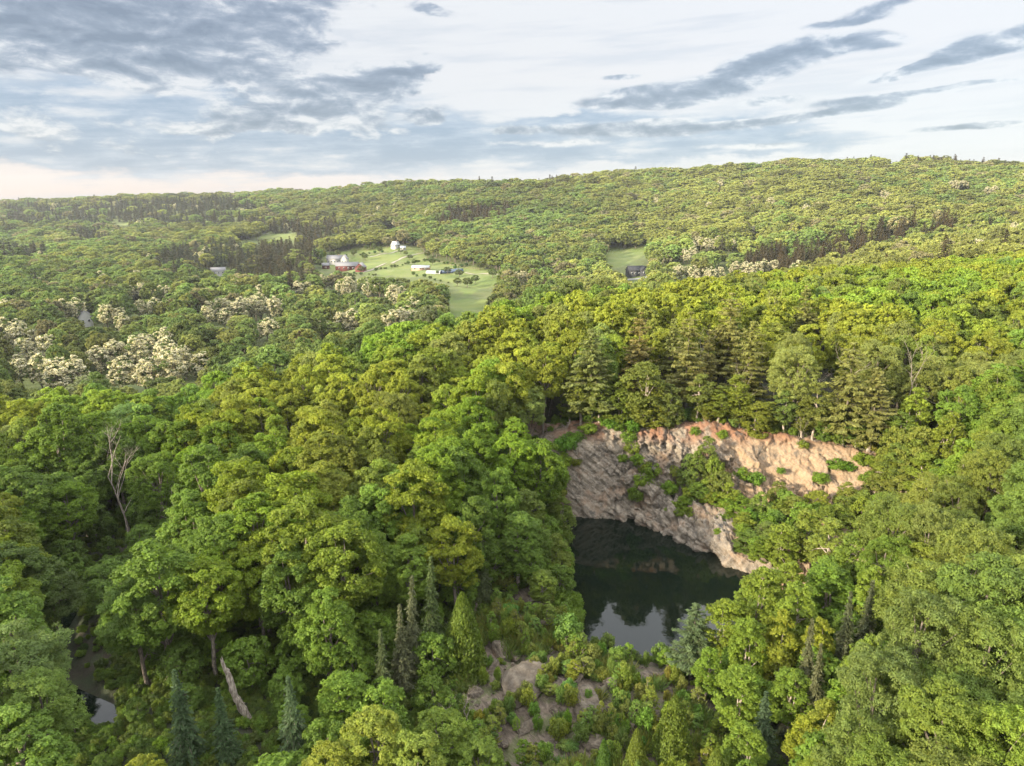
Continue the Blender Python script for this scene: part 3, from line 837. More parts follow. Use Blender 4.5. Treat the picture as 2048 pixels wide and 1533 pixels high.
def dead_tree(name, h=15.0, seed=0, spread=0.9, depth=4):
    r_ = np.random.default_rng(100 + seed)
    tb = Bag(); br = Bag()
    def grow(p, dirv, length, rad, lv, bag):
        k = 6
        pts = [p]
        d_ = dirv.copy()
        for s in range(k):
            d_ = unit(d_ + r_.normal(0, 0.10, 3) + np.array([0, 0, 0.05]))
            pts.append(pts[-1] + d_ * length / k)
        pts = np.array(pts)
        bag.tube(pts, np.linspace(rad, rad * 0.42, k + 1), 6 if lv < 2 else 4)
        if lv < depth:
            for q in range(r_.integers(3, 6) if lv == 0 else r_.integers(2, 4)):
                s = r_.uniform(0.35 if lv == 0 else 0.3, 1.0)
                idx = s * k; a_ = int(min(idx, k - 1)); b_ = pts[a_] + (pts[a_ + 1] - pts[a_]) * (idx - a_)
                side = unit(r_.normal(size=3) * np.array([1, 1, 0.35]))
                grow(b_, unit(d_ * 0.75 + side * spread + np.array([0, 0, 0.25])), length * r_.uniform(0.38, 0.62), rad * 0.45, lv + 1, br)
    grow(np.array([0, 0, -0.8]), np.array([r_.normal(0, .06), r_.normal(0, .06), 1.0]), h * 0.72, 0.009 * h, 0, tb)
    return br.mesh(name + '_branches', M['deadwood'], True), tb.mesh(name + '_trunk', M['deadwood'], True)
def shrub(name, h=2.2, R=1.3, n=1500, leaf=0.11, lobes=9):
    bag = Bag()
    L = sphere_pts(lobes) * np.array([R * 0.6, R * 0.6, h * 0.30]); L[:, 2] += h * 0.52
    LR = rng.uniform(0.28, 0.46, lobes) * R
    k = rng.integers(0, lobes, n)
    ld = unit(rng.normal(size=(n, 3)) + np.array([0, 0, 0.35]))
    P = L[k] + ld * (LR[k] * rng.uniform(0.5, 1.15, n))[:, None]
    P[:, 2] = np.maximum(P[:, 2], 0.02)
    t = tints(n, 0.75, 1.25); t[:, 0] *= rng.uniform(0.85, 1.2, lobes)[k]; t[:, 2] = np.clip(rng.normal(.25, .25, lobes)[k], 0, 1)
    bag.kites(P, ld + rng.normal(0, 0.5, (n, 3)), leaf * rng.uniform(0.7, 1.3, n), 0.6, t)
    for q in range(5):
        a = rng.uniform(0, 6.28)
        bag.tube([[0, 0, -0.2], [math.cos(a) * R * .25, math.sin(a) * R * .25, h * .35], [math.cos(a) * R * .5, math.sin(a) * R * .5, h * .7]], [0.04, 0.03, 0.01], 4, 1)
    return bag.mesh(name, [M['leaf'], M['bark']])
def boulder(name, seed):
    r_ = np.random.default_rng(300 + seed)
    n1_, n2_ = 48, 34
    th, ph = np.meshgrid(np.linspace(0, 2 * np.pi, n1_, endpoint=False), np.linspace(0.0, np.pi, n2_), indexing='ij')
    D = np.stack([np.cos(th) * np.sin(ph), np.sin(th) * np.sin(ph), np.cos(ph)], -1)
    rr = np.ones(th.shape)
    for q in range(12):                      # cleave with planes
        nn = unit(r_.normal(size=3)); dd = r_.uniform(0.50, 0.85)
        dt = D @ nn
        rr = np.where(dt > 1e-3, np.minimum(rr, dd / np.maximum(dt, 1e-3)), rr)
    rr = rr * (1 + (fbm(D[..., 0] * 3 + seed, D[..., 1] * 3, D[..., 2] * 3, oct=4, seed=seed) - 0.5) * 0.26 + (np.abs(fbm(D[..., 0] * 7, D[..., 1] * 7 + seed, D[..., 2] * 12, oct=4, seed=seed + 9) - .5) - .12) * 0.32)
    V = (D * rr[..., None]).reshape(-1, 3)
    a, b = np.meshgrid(np.arange(n1_), np.arange(n2_ - 1), indexing='ij')
    F = np.stack([a * n2_ + b, a * n2_ + b + 1, ((a + 1) % n1_) * n2_ + b + 1, ((a + 1) % n1_) * n2_ + b], -1).reshape(-1, 4)
    return mesh_np(name, V, F, M['rock'])

PROTO = {}
def reg(kind, lod, pair, h, R):
    PROTO.setdefault((kind, lod), []).append((pair, h, R))
for q in range(4):
    reg('oak', 'near', broad(f'oak_{q}', 18, 4.7, 0.30, 52, 16, 30000, 0.165, 0.27, flat=.35, zmin=-.8), 18, 4.7)
    reg('oak', 'mid', broad(f'oak_mid_{q}', 18, 4.8, 0.30, 46, 12, 13000, 0.25, 0.28, flat=.35, zmin=-.7), 18, 4.8)
    reg('maple', 'near', broad(f'maple_{q}', 18, 4.3, 0.18, 54, 16, 30000, 0.16, 0.28, flat=0.5, top=0.75, zmin=-0.85), 18, 4.8)
    reg('maple', 'mid', broad(f'maple_mid_{q}', 18, 4.4, 0.18, 44, 12, 12500, 0.255, 0.29, flat=0.45, top=0.75, zmin=-0.85), 18, 4.8)
for q in range(3):
    reg('ash', 'near', broad(f'ash_{q}', 18, 5.2, 0.24, 58, 18, 32000, 0.15, 0.27, open_=0.5, wid=0.42, flat=0.5, zmin=-.8), 18, 5.2)
    reg('ash', 'mid', broad(f'ash_mid_{q}', 18, 5.2, 0.3, 40, 14, 12000, 0.25, 0.30, open_=0.4, wid=0.5), 18, 5.2)
    reg('birch', 'near', broad(f'birch_{q}', 12, 2.1, 0.04, 34, 18, 14000, 0.125, 0.42, top=0.42, zmin=-1, bark='pale_bark', open_=0.35, limbs=7), 12, 2.1)
    reg('birch', 'mid', broad(f'birch_mid_{q}', 13, 2.3, 0.08, 30, 14, 5500, 0.24, 0.42, top=0.42, zmin=-1, bark='pale_bark', open_=0.35, limbs=7), 13, 2.3)
    reg('sapling', 'near', broad(f'sapling_{q}', 4, .85, 0.02, 20, 12, 2600, 0.085, 0.42, top=.5, zmin=-1, open_=.4, limbs=5), 4, .85)
    reg('spruce', 'near', conifer(f'spruce_{q}', 13, 2.3, 46, 13, 0.03, 0.21, 9, 0.38, power=0.95, jit=0.27, tuft=4, gap=0.03), 13, 2.3)
    reg('hazel', 'near', broad(f'hazel_{q}', 8, 2.7, 0.04, 26, 15, 8000, 0.17, 0.40, zmin=-1, open_=0.3, limbs=6), 8, 2.7)
    reg('pine', 'near', conifer(f'pine_{q}', 18, 4.3, 24, 10, 0.16, 0.36, 11, 0.04, 0.09, 0.62, jit=0.22, gap=0.10, lift=0.14, tuft=8, wid=0.34), 18, 4.3)
    reg('locust', 'mid', broad(f'locust_{q}', 17, 4.6, 0.10, 52, 12, 9000, 0.30, 0.26, bloom=0.86, open_=0.35, top=0.8, zmin=-0.9), 17, 4.6)
    reg('dead', 'near', dead_tree(f'dead_tree_{q}', 15, q), 15, 3)
for q in range(2):
    reg('cedar', 'near', cedar(f'cedar_{q}', 9, 2.3), 9, 2.3)
    reg('fir', 'mid', conifer(f'fir_{q}', 20, 4.4, 26, 9, 0.05, 0.62, 6, 0.25, 0.07, 0.75, jit=0.16, tuft=3), 20, 4.4)
SHRUBS = [shrub(f'shrub_{q}', 2.2, 1.3, 1700, 0.11) for q in range(5)]
BOULDERS = [boulder(f'boulder_{q}', q) for q in range(6)]

TONE = {
    'oak': (0.135, 0.195, 0.016), 'maple': (0.105, 0.168, 0.022), 'ash': (0.130, 0.175, 0.032), 'birch': (0.125, 0.195, 0.022),
    'spruce': (0.055, 0.085, 0.050), 'pine': (0.105, 0.125, 0.045), 'cedar': (0.085, 0.122, 0.018), 'locust': (0.085, 0.125, 0.035),
    'dead': (0.5, 0.45, 0.4), 'fir': (0.045, 0.055, 0.030), 'shrub': (0.105, 0.150, 0.025), 'hazel': (0.095, 0.16, 0.022), 'sapling': (0.12, 0.185, 0.024),
}
NAMES = {'oak': ('oak_tree', 'oak'), 'maple': ('maple_tree', 'maple'), 'ash': ('ash_tree', 'feathery ash'), 'birch': ('birch_tree', 'slim birch'),
         'spruce': ('spruce_tree', 'spruce'), 'pine': ('white_pine_tree', 'white pine'), 'cedar': ('cedar_tree', 'cedar'),
         'locust': ('locust_tree', 'blossoming locust'), 'dead': ('dead_tree', 'bare dead tree'), 'fir': ('fir_tree', 'dark fir'), 'hazel': ('hazel_tree', 'low hazel'), 'sapling': ('sapling_tree', 'thin sapling')}
GROUPS = {'oak': 'oaks of the wooded ridge', 'maple': 'maples of the woods', 'ash': 'ashes of the woods', 'birch': 'birches and aspens round the quarry',
          'spruce': 'spruces of the near woods', 'pine': 'white pines on the plateau', 'cedar': 'cone shaped cedars', 'locust': 'locusts in cream blossom',
          'dead': 'bare dead trees', 'fir': 'dark firs in the valley', 'hazel': 'hazels under the taller trees', 'sapling': 'saplings of the rocky clearing'}
USED = set()
def unique(label, x, y, z):
    if label and label not in USED:
        USED.add(label); return label
    a, b = project(x, y, z)
    a = int(np.clip(round(float(a) / 20.48), 0, 100)); b = int(np.clip(round(float(b) / 15.33), 0, 100))
    base_ = label or 'tree'
    for da in (0, 1, -1, 2, -2):
        for db in (0, 1, -1):
            l = f"{base_}, {a + da} percent across, {b + db} percent down the photo"
            if l not in USED:
                USED.add(l); return l
    USED.add(base_)
    return base_
def zone(x, y):
    f = float(fan(x, y))
    if y > 360: return 'in the valley' if f < 1350 else 'on the far slope'
    if y > 150: return 'on the ridge' if f < 1100 else 'on the plateau'
    if f < 420: return 'by the stream'
    if f < 1080: return 'on the near slope'
    if y > 120: return 'above the cliff'
    if f < 1420: return 'beside the pond'
    return 'right of the pond'
def tone_word(c):
    r, g_, b = c
    if r / g_ > 0.98: return 'golden-olive'
    if r / g_ > 0.80: return 'yellow-green'
    if b / g_ > 0.40: return 'grey-green'
    if r / g_ > 0.60: return 'fresh-green'
    return 'deep-green'
TREES = []                          # (x, y, crown radius)
COUNT = {}
def tree(kind, x, y, z, h, R=None, lod=None, tone=None, label=None, lean=0.0, rz=None):
    lod = lod or ('near' if (y < 165 or (kind, 'mid') not in PROTO) else 'mid')
    if (kind, lod) not in PROTO: lod = 'near' if lod == 'mid' else 'mid'
    (cm, tm), ph, pR = random.choice(PROTO[(kind, lod)])
    s = h / ph
    sx = s if R is None else R / pR
    name, word = NAMES[kind]
    o = bpy.data.objects.new(name, None)
    o.empty_display_size = 0.5
    COL.objects.link(o)
    o.location = (x, y, z)
    q_ = random.uniform(.9, 1.12) if kind not in ('spruce', 'cedar', 'fir', 'dead') else 1.0
    o.scale = (sx * q_, sx / q_, s)
    o.rotation_euler = (lean + random.gauss(0, .035), 0, random.uniform(0, 6.283) if rz is None else rz)
    base_ = TONE[kind]
    if tone is None:
        v = random.gauss(1.0, 0.13); w = random.gauss(0, 0.10)
        tone = (base_[0] * v * (1 + w), base_[1] * v, base_[2] * v * (1 - w * 0.5))
    if kind in ('oak', 'maple', 'ash', 'birch', 'hazel', 'sapling'):
        tone = (float(np.clip(tone[0], .60 * tone[1], .85 * tone[1])), tone[1], tone[2])
    c = bpy.data.objects.new('branches' if kind == 'dead' else 'crown', cm)
    c.parent = o; c.color = (*tone, 1); COL.objects.link(c)
    k = bpy.data.objects.new('trunk', tm)
    k.parent = o; COL.objects.link(k)
    if label is None:
        sz = '' if kind in ('dead', 'locust') else tone_word(tone) + ' '
        label = unique(f"{sz}{word} {zone(x, y)}", x, y, z + h * 0.6)
    else:
        label = unique(label, x, y, z + h * 0.6)
    tag(o, label, 'tree', GROUPS[kind])
    TREES.append((x, y, (R or pR * s)))
    COUNT[kind] = COUNT.get(kind, 0) + 1
    return o
PROT = []
def top(kind, fx, fy, h, R=None, **kw):
    x, y, z = under(fx, fy, h)
    if kind in ('spruce', 'cedar', 'pine'):
        pr_ = 1420.0 * (R or 2) / math.hypot(y, CAM_H)
        PROT.append((fx, fy, y, pr_, 0.62 * 1420.0 * h / math.hypot(y, CAM_H) * (0.8 if y < 100 else 1.0)))
    return tree(kind, x, y, z, h, R, **kw)
def foot(kind, fx, fy, h, R=None, **kw):
    x, y, z = under(fx, fy, 0)
    return tree(kind, x, y, z, h, R, **kw)

# ------------------------------------------------------------------ trees one can point at
G = lambda r, g_, b: (r, g_, b)
top('maple', 108, 800, 25, 7.0, tone=G(.075, .14, .016), label='large round deep green maple standing alone beside the leaning dead trees')
top('dead', 235, 880, 19, 4.0, label='tall bare dead tree rising between the round maple and the leafy slope')
foot('dead', 262, 1095, 16, 3.4, label='pale grey dead tree with upright forked branches above the stream')
top('dead', 350, 960, 13, 3.0, label='dead tree with pale leaning limbs among green crowns')
top('ash', 300, 900, 18, 4.6, tone=G(.09, .16, .02))
top('maple', 420, 1010, 20, 5.5, tone=G(.075, .155, .02)); top('maple', 300, 1080, 20, 6.0, tone=G(.075, .16, .022)); top('ash', 262, 1150, 16, 4.8, tone=G(.085, .145, .03))
top('oak', 600, 1000, 21, 5.8, tone=G(.12, .165, .018)); top('oak', 470, 925, 21, 5.6); top('oak', 680, 1035, 20, 5.2, tone=G(.115, .165, .018))
top('maple', 640, 1180, 15, 4.2, tone=G(.08, .16, .02))
top('oak', 830, 925, 21, 5.4, tone=G(.135, .175, .016), label='broad oak on a long bare trunk above the grey spruces')
top('maple', 930, 880, 20, 4.6, tone=G(.075, .145, .02)); top('maple', 960, 985, 17, 3.8, tone=G(.07, .125, .018))
top('ash', 20, 1240, 17, 5.5, tone=G(.10, .15, .045)); top('ash', 60, 1330, 15, 4.2, tone=G(.11, .17, .035)); top('maple', 25, 1420, 14, 4.5, tone=G(.10, .18, .03))
top('maple', 20, 1080, 17, 5.5, tone=G(.065, .105, .022)); top('ash', 85, 1130, 14, 4.5, tone=G(.07, .105, .03))
for fx, fy, h, R, tn, lb in [
    (815, 1150, 15, 2.3, (.075, .09, .062), 'tall silvery-grey spruce with a thin pointed tip beside the green spruce'),
    (858, 1118, 15, 2.4, (.060, .092, .040), 'tall green spruce under the broad oak'),
    (800, 1215, 12, 2.2, (.075, .088, .060), 'grey spruce in front of the tall silvery-grey spruce'),
    (763, 1262, 10, 1.8, (.060, .085, .045), 'small spruce leftmost of the spruces under the broad oak'),
    (578, 1360, 10.5, 2.4, (.050, .085, .050), 'blue-green spruce in front of the broken snag'),
    (355, 1340, 12, 2.5, (.038, .070, .040), 'dark spruce between the stream and the broken snag'),
    (965, 1075, 11, 2.2, (.07, .095, .055), 'sparse grey spruce behind the wide cedar'),
    (1625, 1245, 13, 2.0, (.075, .085, .055), 'olive-grey spruce with twin tips among yellow birches'),
    (1640, 1290, 12, 1.9, (.075, .085, .055), None), (1700, 1190, 13, 2.2, (.06, .075, .05), None), (1745, 1165, 12, 2.2, (.06, .075, .05), None),
    (1535, 1390, 9, 2.2, (.045, .075, .05), 'blue-grey spruce at the foot of the tall yellow birches'),
    (1030, 1085, 7, 1.3, (.06, .09, .05), None), (440, 1380, 9, 2.0, (.04, .075, .04), None)]:
    top('spruce', fx, fy, h, R * 0.8, tone=(tn[0] * 1.2, tn[1] * 1.15, tn[2] * .85), label=lb)
for fx, fy, h, R, lb in [
    (925, 1188, 11.5, 3.0, 'wide bright olive cedar cone at the edge of the rocky clearing'),
    (1012, 1022, 9.5, 1.9, 'slender dark green cedar behind the rocky clearing'),
    (1350, 1392, 8, 2.3, 'rounded golden cedar at the bottom of the rocky clearing'),
    (1275, 1462, 5.5, 1.3, 'small upright cedar beside the rounded golden cedar'),
    (1210, 1480, 4.5, 1.0, None), (1435, 1500, 6, 1.6, None)]:
    top('cedar', fx, fy, h, R, label=lb)
# pond rim, left side
for fx, fy, h, R in [(1100, 930, 12, 2.6), (1060, 960, 14, 2.8), (1118, 985, 10, 2.4), (1075, 1030, 11, 2.4), (1110, 1060, 9, 2.4), (1060, 1075, 10, 2.4), (1122, 1105, 7, 2.0),
                     (1085, 1130, 7, 2.0), (1040, 1000, 15, 3.0), (1000, 930, 18, 3.6), (1090, 880, 14, 2.8)]:
    top(random.choice(['birch', 'maple', 'birch']), fx, fy, h, R, tone=(random.uniform(.085, .12), random.uniform(.145, .185), .026))
# right of the pond: birches and aspens
for fx, fy, h, R, tn in [
    (1455, 1180, 12, 2.3, (.135, .185, .02)), (1530, 1105, 15, 2.6, (.13, .18, .022)), (1505, 1215, 13, 2.1, (.12, .18, .02)), (1560, 1210, 12, 1.9, (.175, .18, .018)),
    (1640, 1225, 11, 1.9, (.18, .185, .018)), (1490, 1320, 11, 2.3, (.12, .185, .022)), (1590, 1320, 10, 2.2, (.11, .17, .02)), (1570, 1030, 12, 2.4, (.14, .19, .025)),
    (1620, 1010, 13, 2.8, (.15, .19, .03)), (1670, 1030, 12, 2.8, (.14, .18, .03)), (1600, 1150, 13, 2.8, (.125, .18, .022)), (1670, 1110, 12, 3.0, (.10, .17, .02)),
    (1720, 1050, 12, 3.0, (.115, .17, .025)), (1640, 970, 9, 2.2, (.16, .19, .025)), (1700, 960, 9, 2.2, (.15, .17, .03)), (1420, 1290, 8, 1.7, (.11, .18, .02)), (1560, 1275, 9, 1.6, (.17, .18, .02)),
    (1620, 1430, 8, 1.8, (.19, .21, .02)), (1500, 1440, 8, 1.9, (.11, .17, .02))]:
    top('birch', fx, fy, h, R, tone=tn, lod='near')
top('pine', 1392, 1212, 10, 2.8, tone=(.085, .125, .055), label='blue-green young pine leaning over the near shore of the pond')
# on the quarry bench and face
for fx, fy, h, R, tn in [
    (1418, 868, 13, 1.5, (.115, .15, .035)), (1378, 905, 11, 1.5, (.10, .15, .035)), (1445, 925, 11, 1.9, (.12, .15, .03)), (1400, 960, 8, 1.8, (.10, .16, .025)),
    (1372, 990, 5.5, 1.9, (.12, .185, .02)), (1430, 975, 7, 1.9, (.12, .185, .02)), (1475, 985, 7, 2.2, (.115, .18, .02)), (1510, 1010, 6, 2.0, (.10, .15, .03)),
    (1560, 960, 8, 1.6, (.13, .15, .035)), (1545, 1040, 8, 2.0, (.10, .14, .03)), (1500, 1060, 6, 1.8, (.09, .14, .025)), (1590, 990, 8, 2, (.13, .16, .03)), (1530, 1075, 7, 1.7, (.11, .16, .02)),
    (1455, 1020, 4.5, 1.7, (.11, .17, .02)), (1410, 1020, 4, 1.6, (.11, .17, .02))]:
    top('birch', fx, fy, h, R * 1.35, tone=tn, lod='near')
for fx, fy, h, R in [(1350, 930, 8, 1.7), (1395, 900, 12, 1.8), (1460, 960, 9, 2.0), (1430, 905, 12, 1.9), (1490, 1020, 7, 2.2), (1525, 985, 8, 2.0), (1575, 975, 8, 2.0), (1350, 1000, 5, 1.8), (1385, 1010, 5, 1.8), (1610, 1000, 9, 2.4), (1650, 1000, 9, 2.4), (1690, 990, 9, 2.4), (1730, 975, 9, 2.6), (1550, 1010, 7, 2.0),
                     (1770, 900, 11, 2.6), (1800, 880, 13, 3.0), (1840, 870, 14, 3.2), (1760, 945, 9, 2.4), (1810, 930, 11, 3.0), (1860, 900, 13, 3.2), (1830, 850, 15, 3.2), (1790, 850, 13, 2.6), (1735, 1000, 9, 2.4), (1770, 985, 10, 2.6), (1810, 990, 10, 2.8), (1850, 985, 10, 2.8), (1700, 1020, 8, 2.2), (1790, 1020, 9, 2.6)]:
    top(random.choice(['birch', 'hazel']), fx, fy, h, R, tone=(random.uniform(.11, .15), random.uniform(.155, .195), random.uniform(.022, .034)), lod='near')
# plateau behind the cliff
for fx, fy, h, R, tn, lb in [
    (1190, 662, 20, 5.4, (.105, .13, .045), 'full white pine leftmost of the pines behind the cliff'),
    (1278, 628, 21, 4.6, (.14, .13, .05), 'tan-tinged white pine behind the left end of the cliff rim'),
    (1380, 628, 22, 4.6, (.125, .135, .05), None), (1415, 668, 17, 3.4, (.13, .13, .05), None), (1465, 588, 23, 5.4, (.13, .14, .05), 'tallest white pine on the plateau behind the cliff'),
    (1500, 645, 20, 5.0, (.125, .14, .045), None), (1620, 575, 22, 5.0, (.12, .135, .045), 'white pine standing apart above the oak canopy of the plateau'),
    (1705, 720, 21, 5.6, (.12, .135, .045), 'large olive white pine beside the bare trees on the plateau'), (1760, 740, 17, 4.4, (.12, .13, .045), None), (1350, 640, 19, 3.8, (.11, .13, .045), None)]:
    top('pine', fx, fy, h, R, tone=(tn[0] * 1.5, tn[1] * 1.42, tn[2] * 1.2), label=lb)
for fx, fy, h, R in [(1290, 700, 19, 4.2), (1300, 770, 12, 3.2), (1240, 770, 13, 3.2), (1340, 760, 13, 2.8), (1440, 790, 9, 3.2), (1480, 770, 12, 2.8), (1400, 775, 11, 2.6), (1520, 790, 12, 2.6),
                     (1560, 680, 14, 2.0), (1600, 730, 13, 2.4), (1640, 760, 13, 2.8), (1570, 800, 10, 2.4), (1610, 810, 9, 2.2), (1680, 800, 9, 2.2), (1720, 830, 8, 2.6), (1200, 790, 10, 2.6), (1160, 760, 14, 3.0),
                     (1180, 830, 8, 2.4), (1140, 850, 8, 2.4), (1650, 830, 8, 2.0), (1540, 830, 7, 2.0), (1480, 830, 6, 2.0), (1420, 815, 6, 2.2), (1740, 860, 8, 2.4), (1800, 850, 10, 3.0), (1340, 815, 6, 2.0), (1270, 825, 5, 1.8)]:
    top('birch', fx, fy, h, R, lod='near', tone=(random.uniform(.10, .15), random.uniform(.14, .18), random.uniform(.02, .035)))
for fx, fy, h, R, lb in [
    (1500, 712, 15, 1.8, 'pale bare-stemmed dead tree just behind the cliff rim'), (1700, 672, 20, 3.6, 'many-limbed dead tree above the large olive white pine'),
    (1812, 708, 19, 3.6, 'sparse pale dead tree with a straight trunk above the cliff end'), (1958, 655, 19, 3.8, 'white forked dead tree against the plateau canopy'),
    (1405, 640, 18, 2.4, None), (1640, 690, 18, 3.0, None), (1920, 690, 15, 3.6, None), (1550, 600, 18, 2.0, None), (1880, 770, 13, 3.8, None), (1600, 850, 9, 1.4, None), (1330, 800, 9, 1.2, None), (1860, 930, 12, 3.0, None),
    (905, 1395, 4.5, 1.4, 'short bare dead tree at the left edge of the rocky clearing'), (940, 1400, 4.5, 1.4, None)]:
    top('dead', fx, fy, h, R, label=lb)
# near right: big feathery crowns
for fx, fy, h, R, tn in [(1870, 1170, 19, 5.4, (.105, .14, .045)), (1960, 1030, 19, 5.6, (.125, .155, .04)), (1780, 1290, 17, 5.0, (.10, .135, .045)), (2010, 1210, 19, 5.0, (.11, .15, .04)),
                         (1900, 1350, 17, 4.8, (.11, .15, .03)), (1720, 1430, 14, 4.2, (.095, .13, .035)), (2020, 1390, 17, 4.6, (.125, .18, .03)), (1800, 1480, 14, 4.0, (.105, .15, .03)),
                         (1880, 1000, 17, 4.4, (.12, .145, .045)), (1780, 1060, 14, 4.0, (.095, .145, .025)), (1990, 880, 18, 5.0, (.125, .15, .035)), (1660, 1500, 10, 3.0, (.13, .17, .025))]:
    top('ash', fx, fy, h, R * .86, tone=(tn[0] * 1.05, tn[1] * 1.08, tn[2] * .85))
for fx, fy, h, R in [(1730, 1250, 13, 2.2), (1830, 1380, 12, 2.2), (1930, 1160, 14, 2.4), (1700, 1350, 11, 2.0), (1850, 1080, 13, 2.4), (1960, 1290, 13, 2.2), (1750, 1120, 12, 2.2), (2020, 1080, 14, 2.4), (1650, 1390, 10, 1.8), (1930, 1470, 11, 2.2), (1820, 1010, 12, 2.2)]:
    top('birch', fx, fy, h, R, tone=(random.uniform(.12, .16), random.uniform(.17, .21), .024), lod='near')
# crowns cut by the lower edge
for fx, fy, h, R, tn in [(745, 1425, 12, 3.6, (.16, .20, .03)), (880, 1425, 10, 3.0, (.13, .19, .03)), (660, 1490, 11, 3.0, (.16, .19, .025)), (830, 1480, 11, 3.2, (.15, .2, .035)), (960, 1480, 9, 2.6, (.12, .18, .03)), (280, 1520, 9, 2.0, (.17, .18, .02))]:
    top('oak', fx, fy, h, R, tone=tn)

# the broken snag
x0, y0, z0 = under(500, 1450)
sb = Bag()
tt = np.linspace(0, 1, 40)
pth = np.stack([-2.2 * tt + 0.12 * np.sin(tt * 9), -0.6 * tt, -0.6 + 9.0 * tt], 1)
sb.tube(pth, np.interp(tt, [0, .15, .6, .85, 1], [.50, .42, .35, .28, .05]) * (1 + rng.normal(0, .05, 40)), 14)
sb.tube(np.array([[-.75, -.2, 2.5], [-0.35, -.4, 3.0], [-0.1, -.6, 3.1]]), [.11, .08, .04], 6)
sb.tube(np.array([[-1.5, -.4, 6.0], [-1.95, -.6, 6.4]]), [.10, .05], 6)
for a_, b_, c_ in ((-2.05, -.62, 9.3), (-2.4, -.5, 8.9), (-2.2, -.75, 8.6)):
    sb.tube(np.array([[-1.9, -.5, 7.2], [(-1.9 + a_) / 2, -.55, 8.1], [a_, b_, c_]]), [.2, .12, .015], 5)
for q, arr in enumerate(sb.V):
    sb.V[q] = arr + (np.stack([vnoise(arr[:, 0] * 5, arr[:, 1] * 5, arr[:, 2] * 1.5, 7 + k) for k in range(3)], 1) - .5) * np.array([.26, .26, .1])
sn = link('broken_snag', sb.mesh('broken_snag', M['deadwood'], True), None, (x0, y0, z0))
tag(sn, 'leaning broken dead trunk with a splintered top standing among dark shrubs', 'snag')

# ------------------------------------------------------------------ filling woods
SNAG = (x0 - 1.5, y0)
def wooded(x, y, z, tall=True):
    """no tree on water, clearing, cliff, meadow"""
    bx, by = project(x, y, z)
    ok = poly_sd(x, y, POND) > 2.5
    ok &= poly_sd(x, y, POND2) > (3.0 if tall else 1.2)
    ok &= (np.hypot(x - SNAG[0], y - SNAG[1]) > (9.0 if tall else 4.0))
    ok &= poly_sd(x, y, CLEAR) > 0.5
    f = fan(x, y)
    s = station(f)
    ok &= ~((f > 1090) & (f < 1830) & (y > s[:, 0, 0] - 5) & (y < s[:, 4, 0] + 2.0))
    for q in MEADOWS:
        ok &= ~in_poly(bx, by, q)
    ok &= ~((f > 1130) & (f < 1480) & (y > 60) & (y < 125))            # line of sight to the pond
    ok &= ~((f > 860) & (f < 1420) & (y < 66))
    ok &= ~((f > 405) & (f < 550) & (y < SNAG[1] + 1))
    for fx_, fy_, y_, pr_, ph_ in PROT:
        hh = 16.0 if tall else 6.5
        ax, ay = project(x, y, z + hh)
        pr2 = 1420.0 * (4.0 if tall else 2.0) / np.hypot(y, CAM_H)
        ok &= ~((np.abs(ax - fx_) < pr_ * .6 + pr2 * .8) & (ay < fy_ + ph_) & (y < y_ + (4.5 if tall else 2.0)) & (y > 40))
    if tall: ok &= ~((f > 60) & (f < 500) & (y < 66))
    return ok
def horizon_ok(x, y, ztop, extra=0.0):
    """is the top seen over the canopy in front of it?"""
    fs = np.linspace(-200, 2250, 246)
    ys = np.concatenate([np.arange(40, 400, 4.0), np.arange(400, 3000, 16.0)])
    A, B = np.meshgrid(fs, ys)
    X = on_fan(A, B)
    can = np.interp(B, [60, 100, 300, 3000], [0, 10, 13, 12])
    Z = ground(X.ravel(), B.ravel()).reshape(A.shape) + can
    tanv = (Z - CAM_H) / B
    run = np.maximum.accumulate(tanv, 0)
    run = np.vstack([np.full((1, len(fs)), -9), run[:-1]])
    f = np.clip((fan(x, y) + 200) / 10.0, 0, len(fs) - 1).astype(int)
    j = np.clip(np.searchsorted(ys, y - 12), 0, len(ys) - 1)
    return (ztop - CAM_H) / y > run[j, f] - 0.004 - extra
hx = 6.1
gx, gy = np.meshgrid(np.arange(-260, 400, hx), np.arange(40, 425, hx * 0.87))
gx = gx + (np.arange(gx.shape[0]) % 2)[:, None] * hx / 2
X = (gx + rng.uniform(-2.3, 2.3, gx.shape)).ravel(); Y = (gy + rng.uniform(-2.2, 2.2, gy.shape)).ravel()
Z = ground(X, Y)
H = 17.5 * rng.uniform(0.76, 1.18, len(X))
f = fan(X, Y)
small = ((Y < 72) & (f > 250) & (f < 1560)) | ((Y < 108) & (f > 960) & (f < 1180)) | ((f > 1400) & (f < 1700) & (Y < 118))
H = np.where(small, rng.uniform(6, 10, len(X)), H)
tfx, tfy = project(X, Y, Z + H)
ok = wooded(X, Y, Z) & (Y < np.interp(f, CREST_F, CREST_Y)) & (tfx > -150) & (tfx < 2200) & (tfy < 1620) & (tfy > 350)
ok &= horizon_ok(X, Y, Z + H)
ydead = under(262, 1095)[1]
ok &= ~((tfx > 175) & (tfx < 320) & (tfy < 1085) & (Y < ydead + 2) & (Y > 60))
tr = np.array(TREES)
for i in np.argsort(Y):
    if not ok[i]: continue
    dd = np.hypot(tr[:, 0] - X[i], tr[:, 1] - Y[i])
    if (dd < np.minimum(tr[:, 2] * 0.85 + 1.4, 5.0)).any(): ok[i] = False
FILL = [(Y[i], X[i], Z[i], H[i], small[i]) for i in np.nonzero(ok)[0]]
FILL.sort()
REST = []                          # what becomes part of the distant woods: x, y, z, h, R, kind, colour
nz = lambda x, y, s, sd: float(fbm(np.array([x / s]), np.array([y / s]), oct=2, seed=sd)[0])
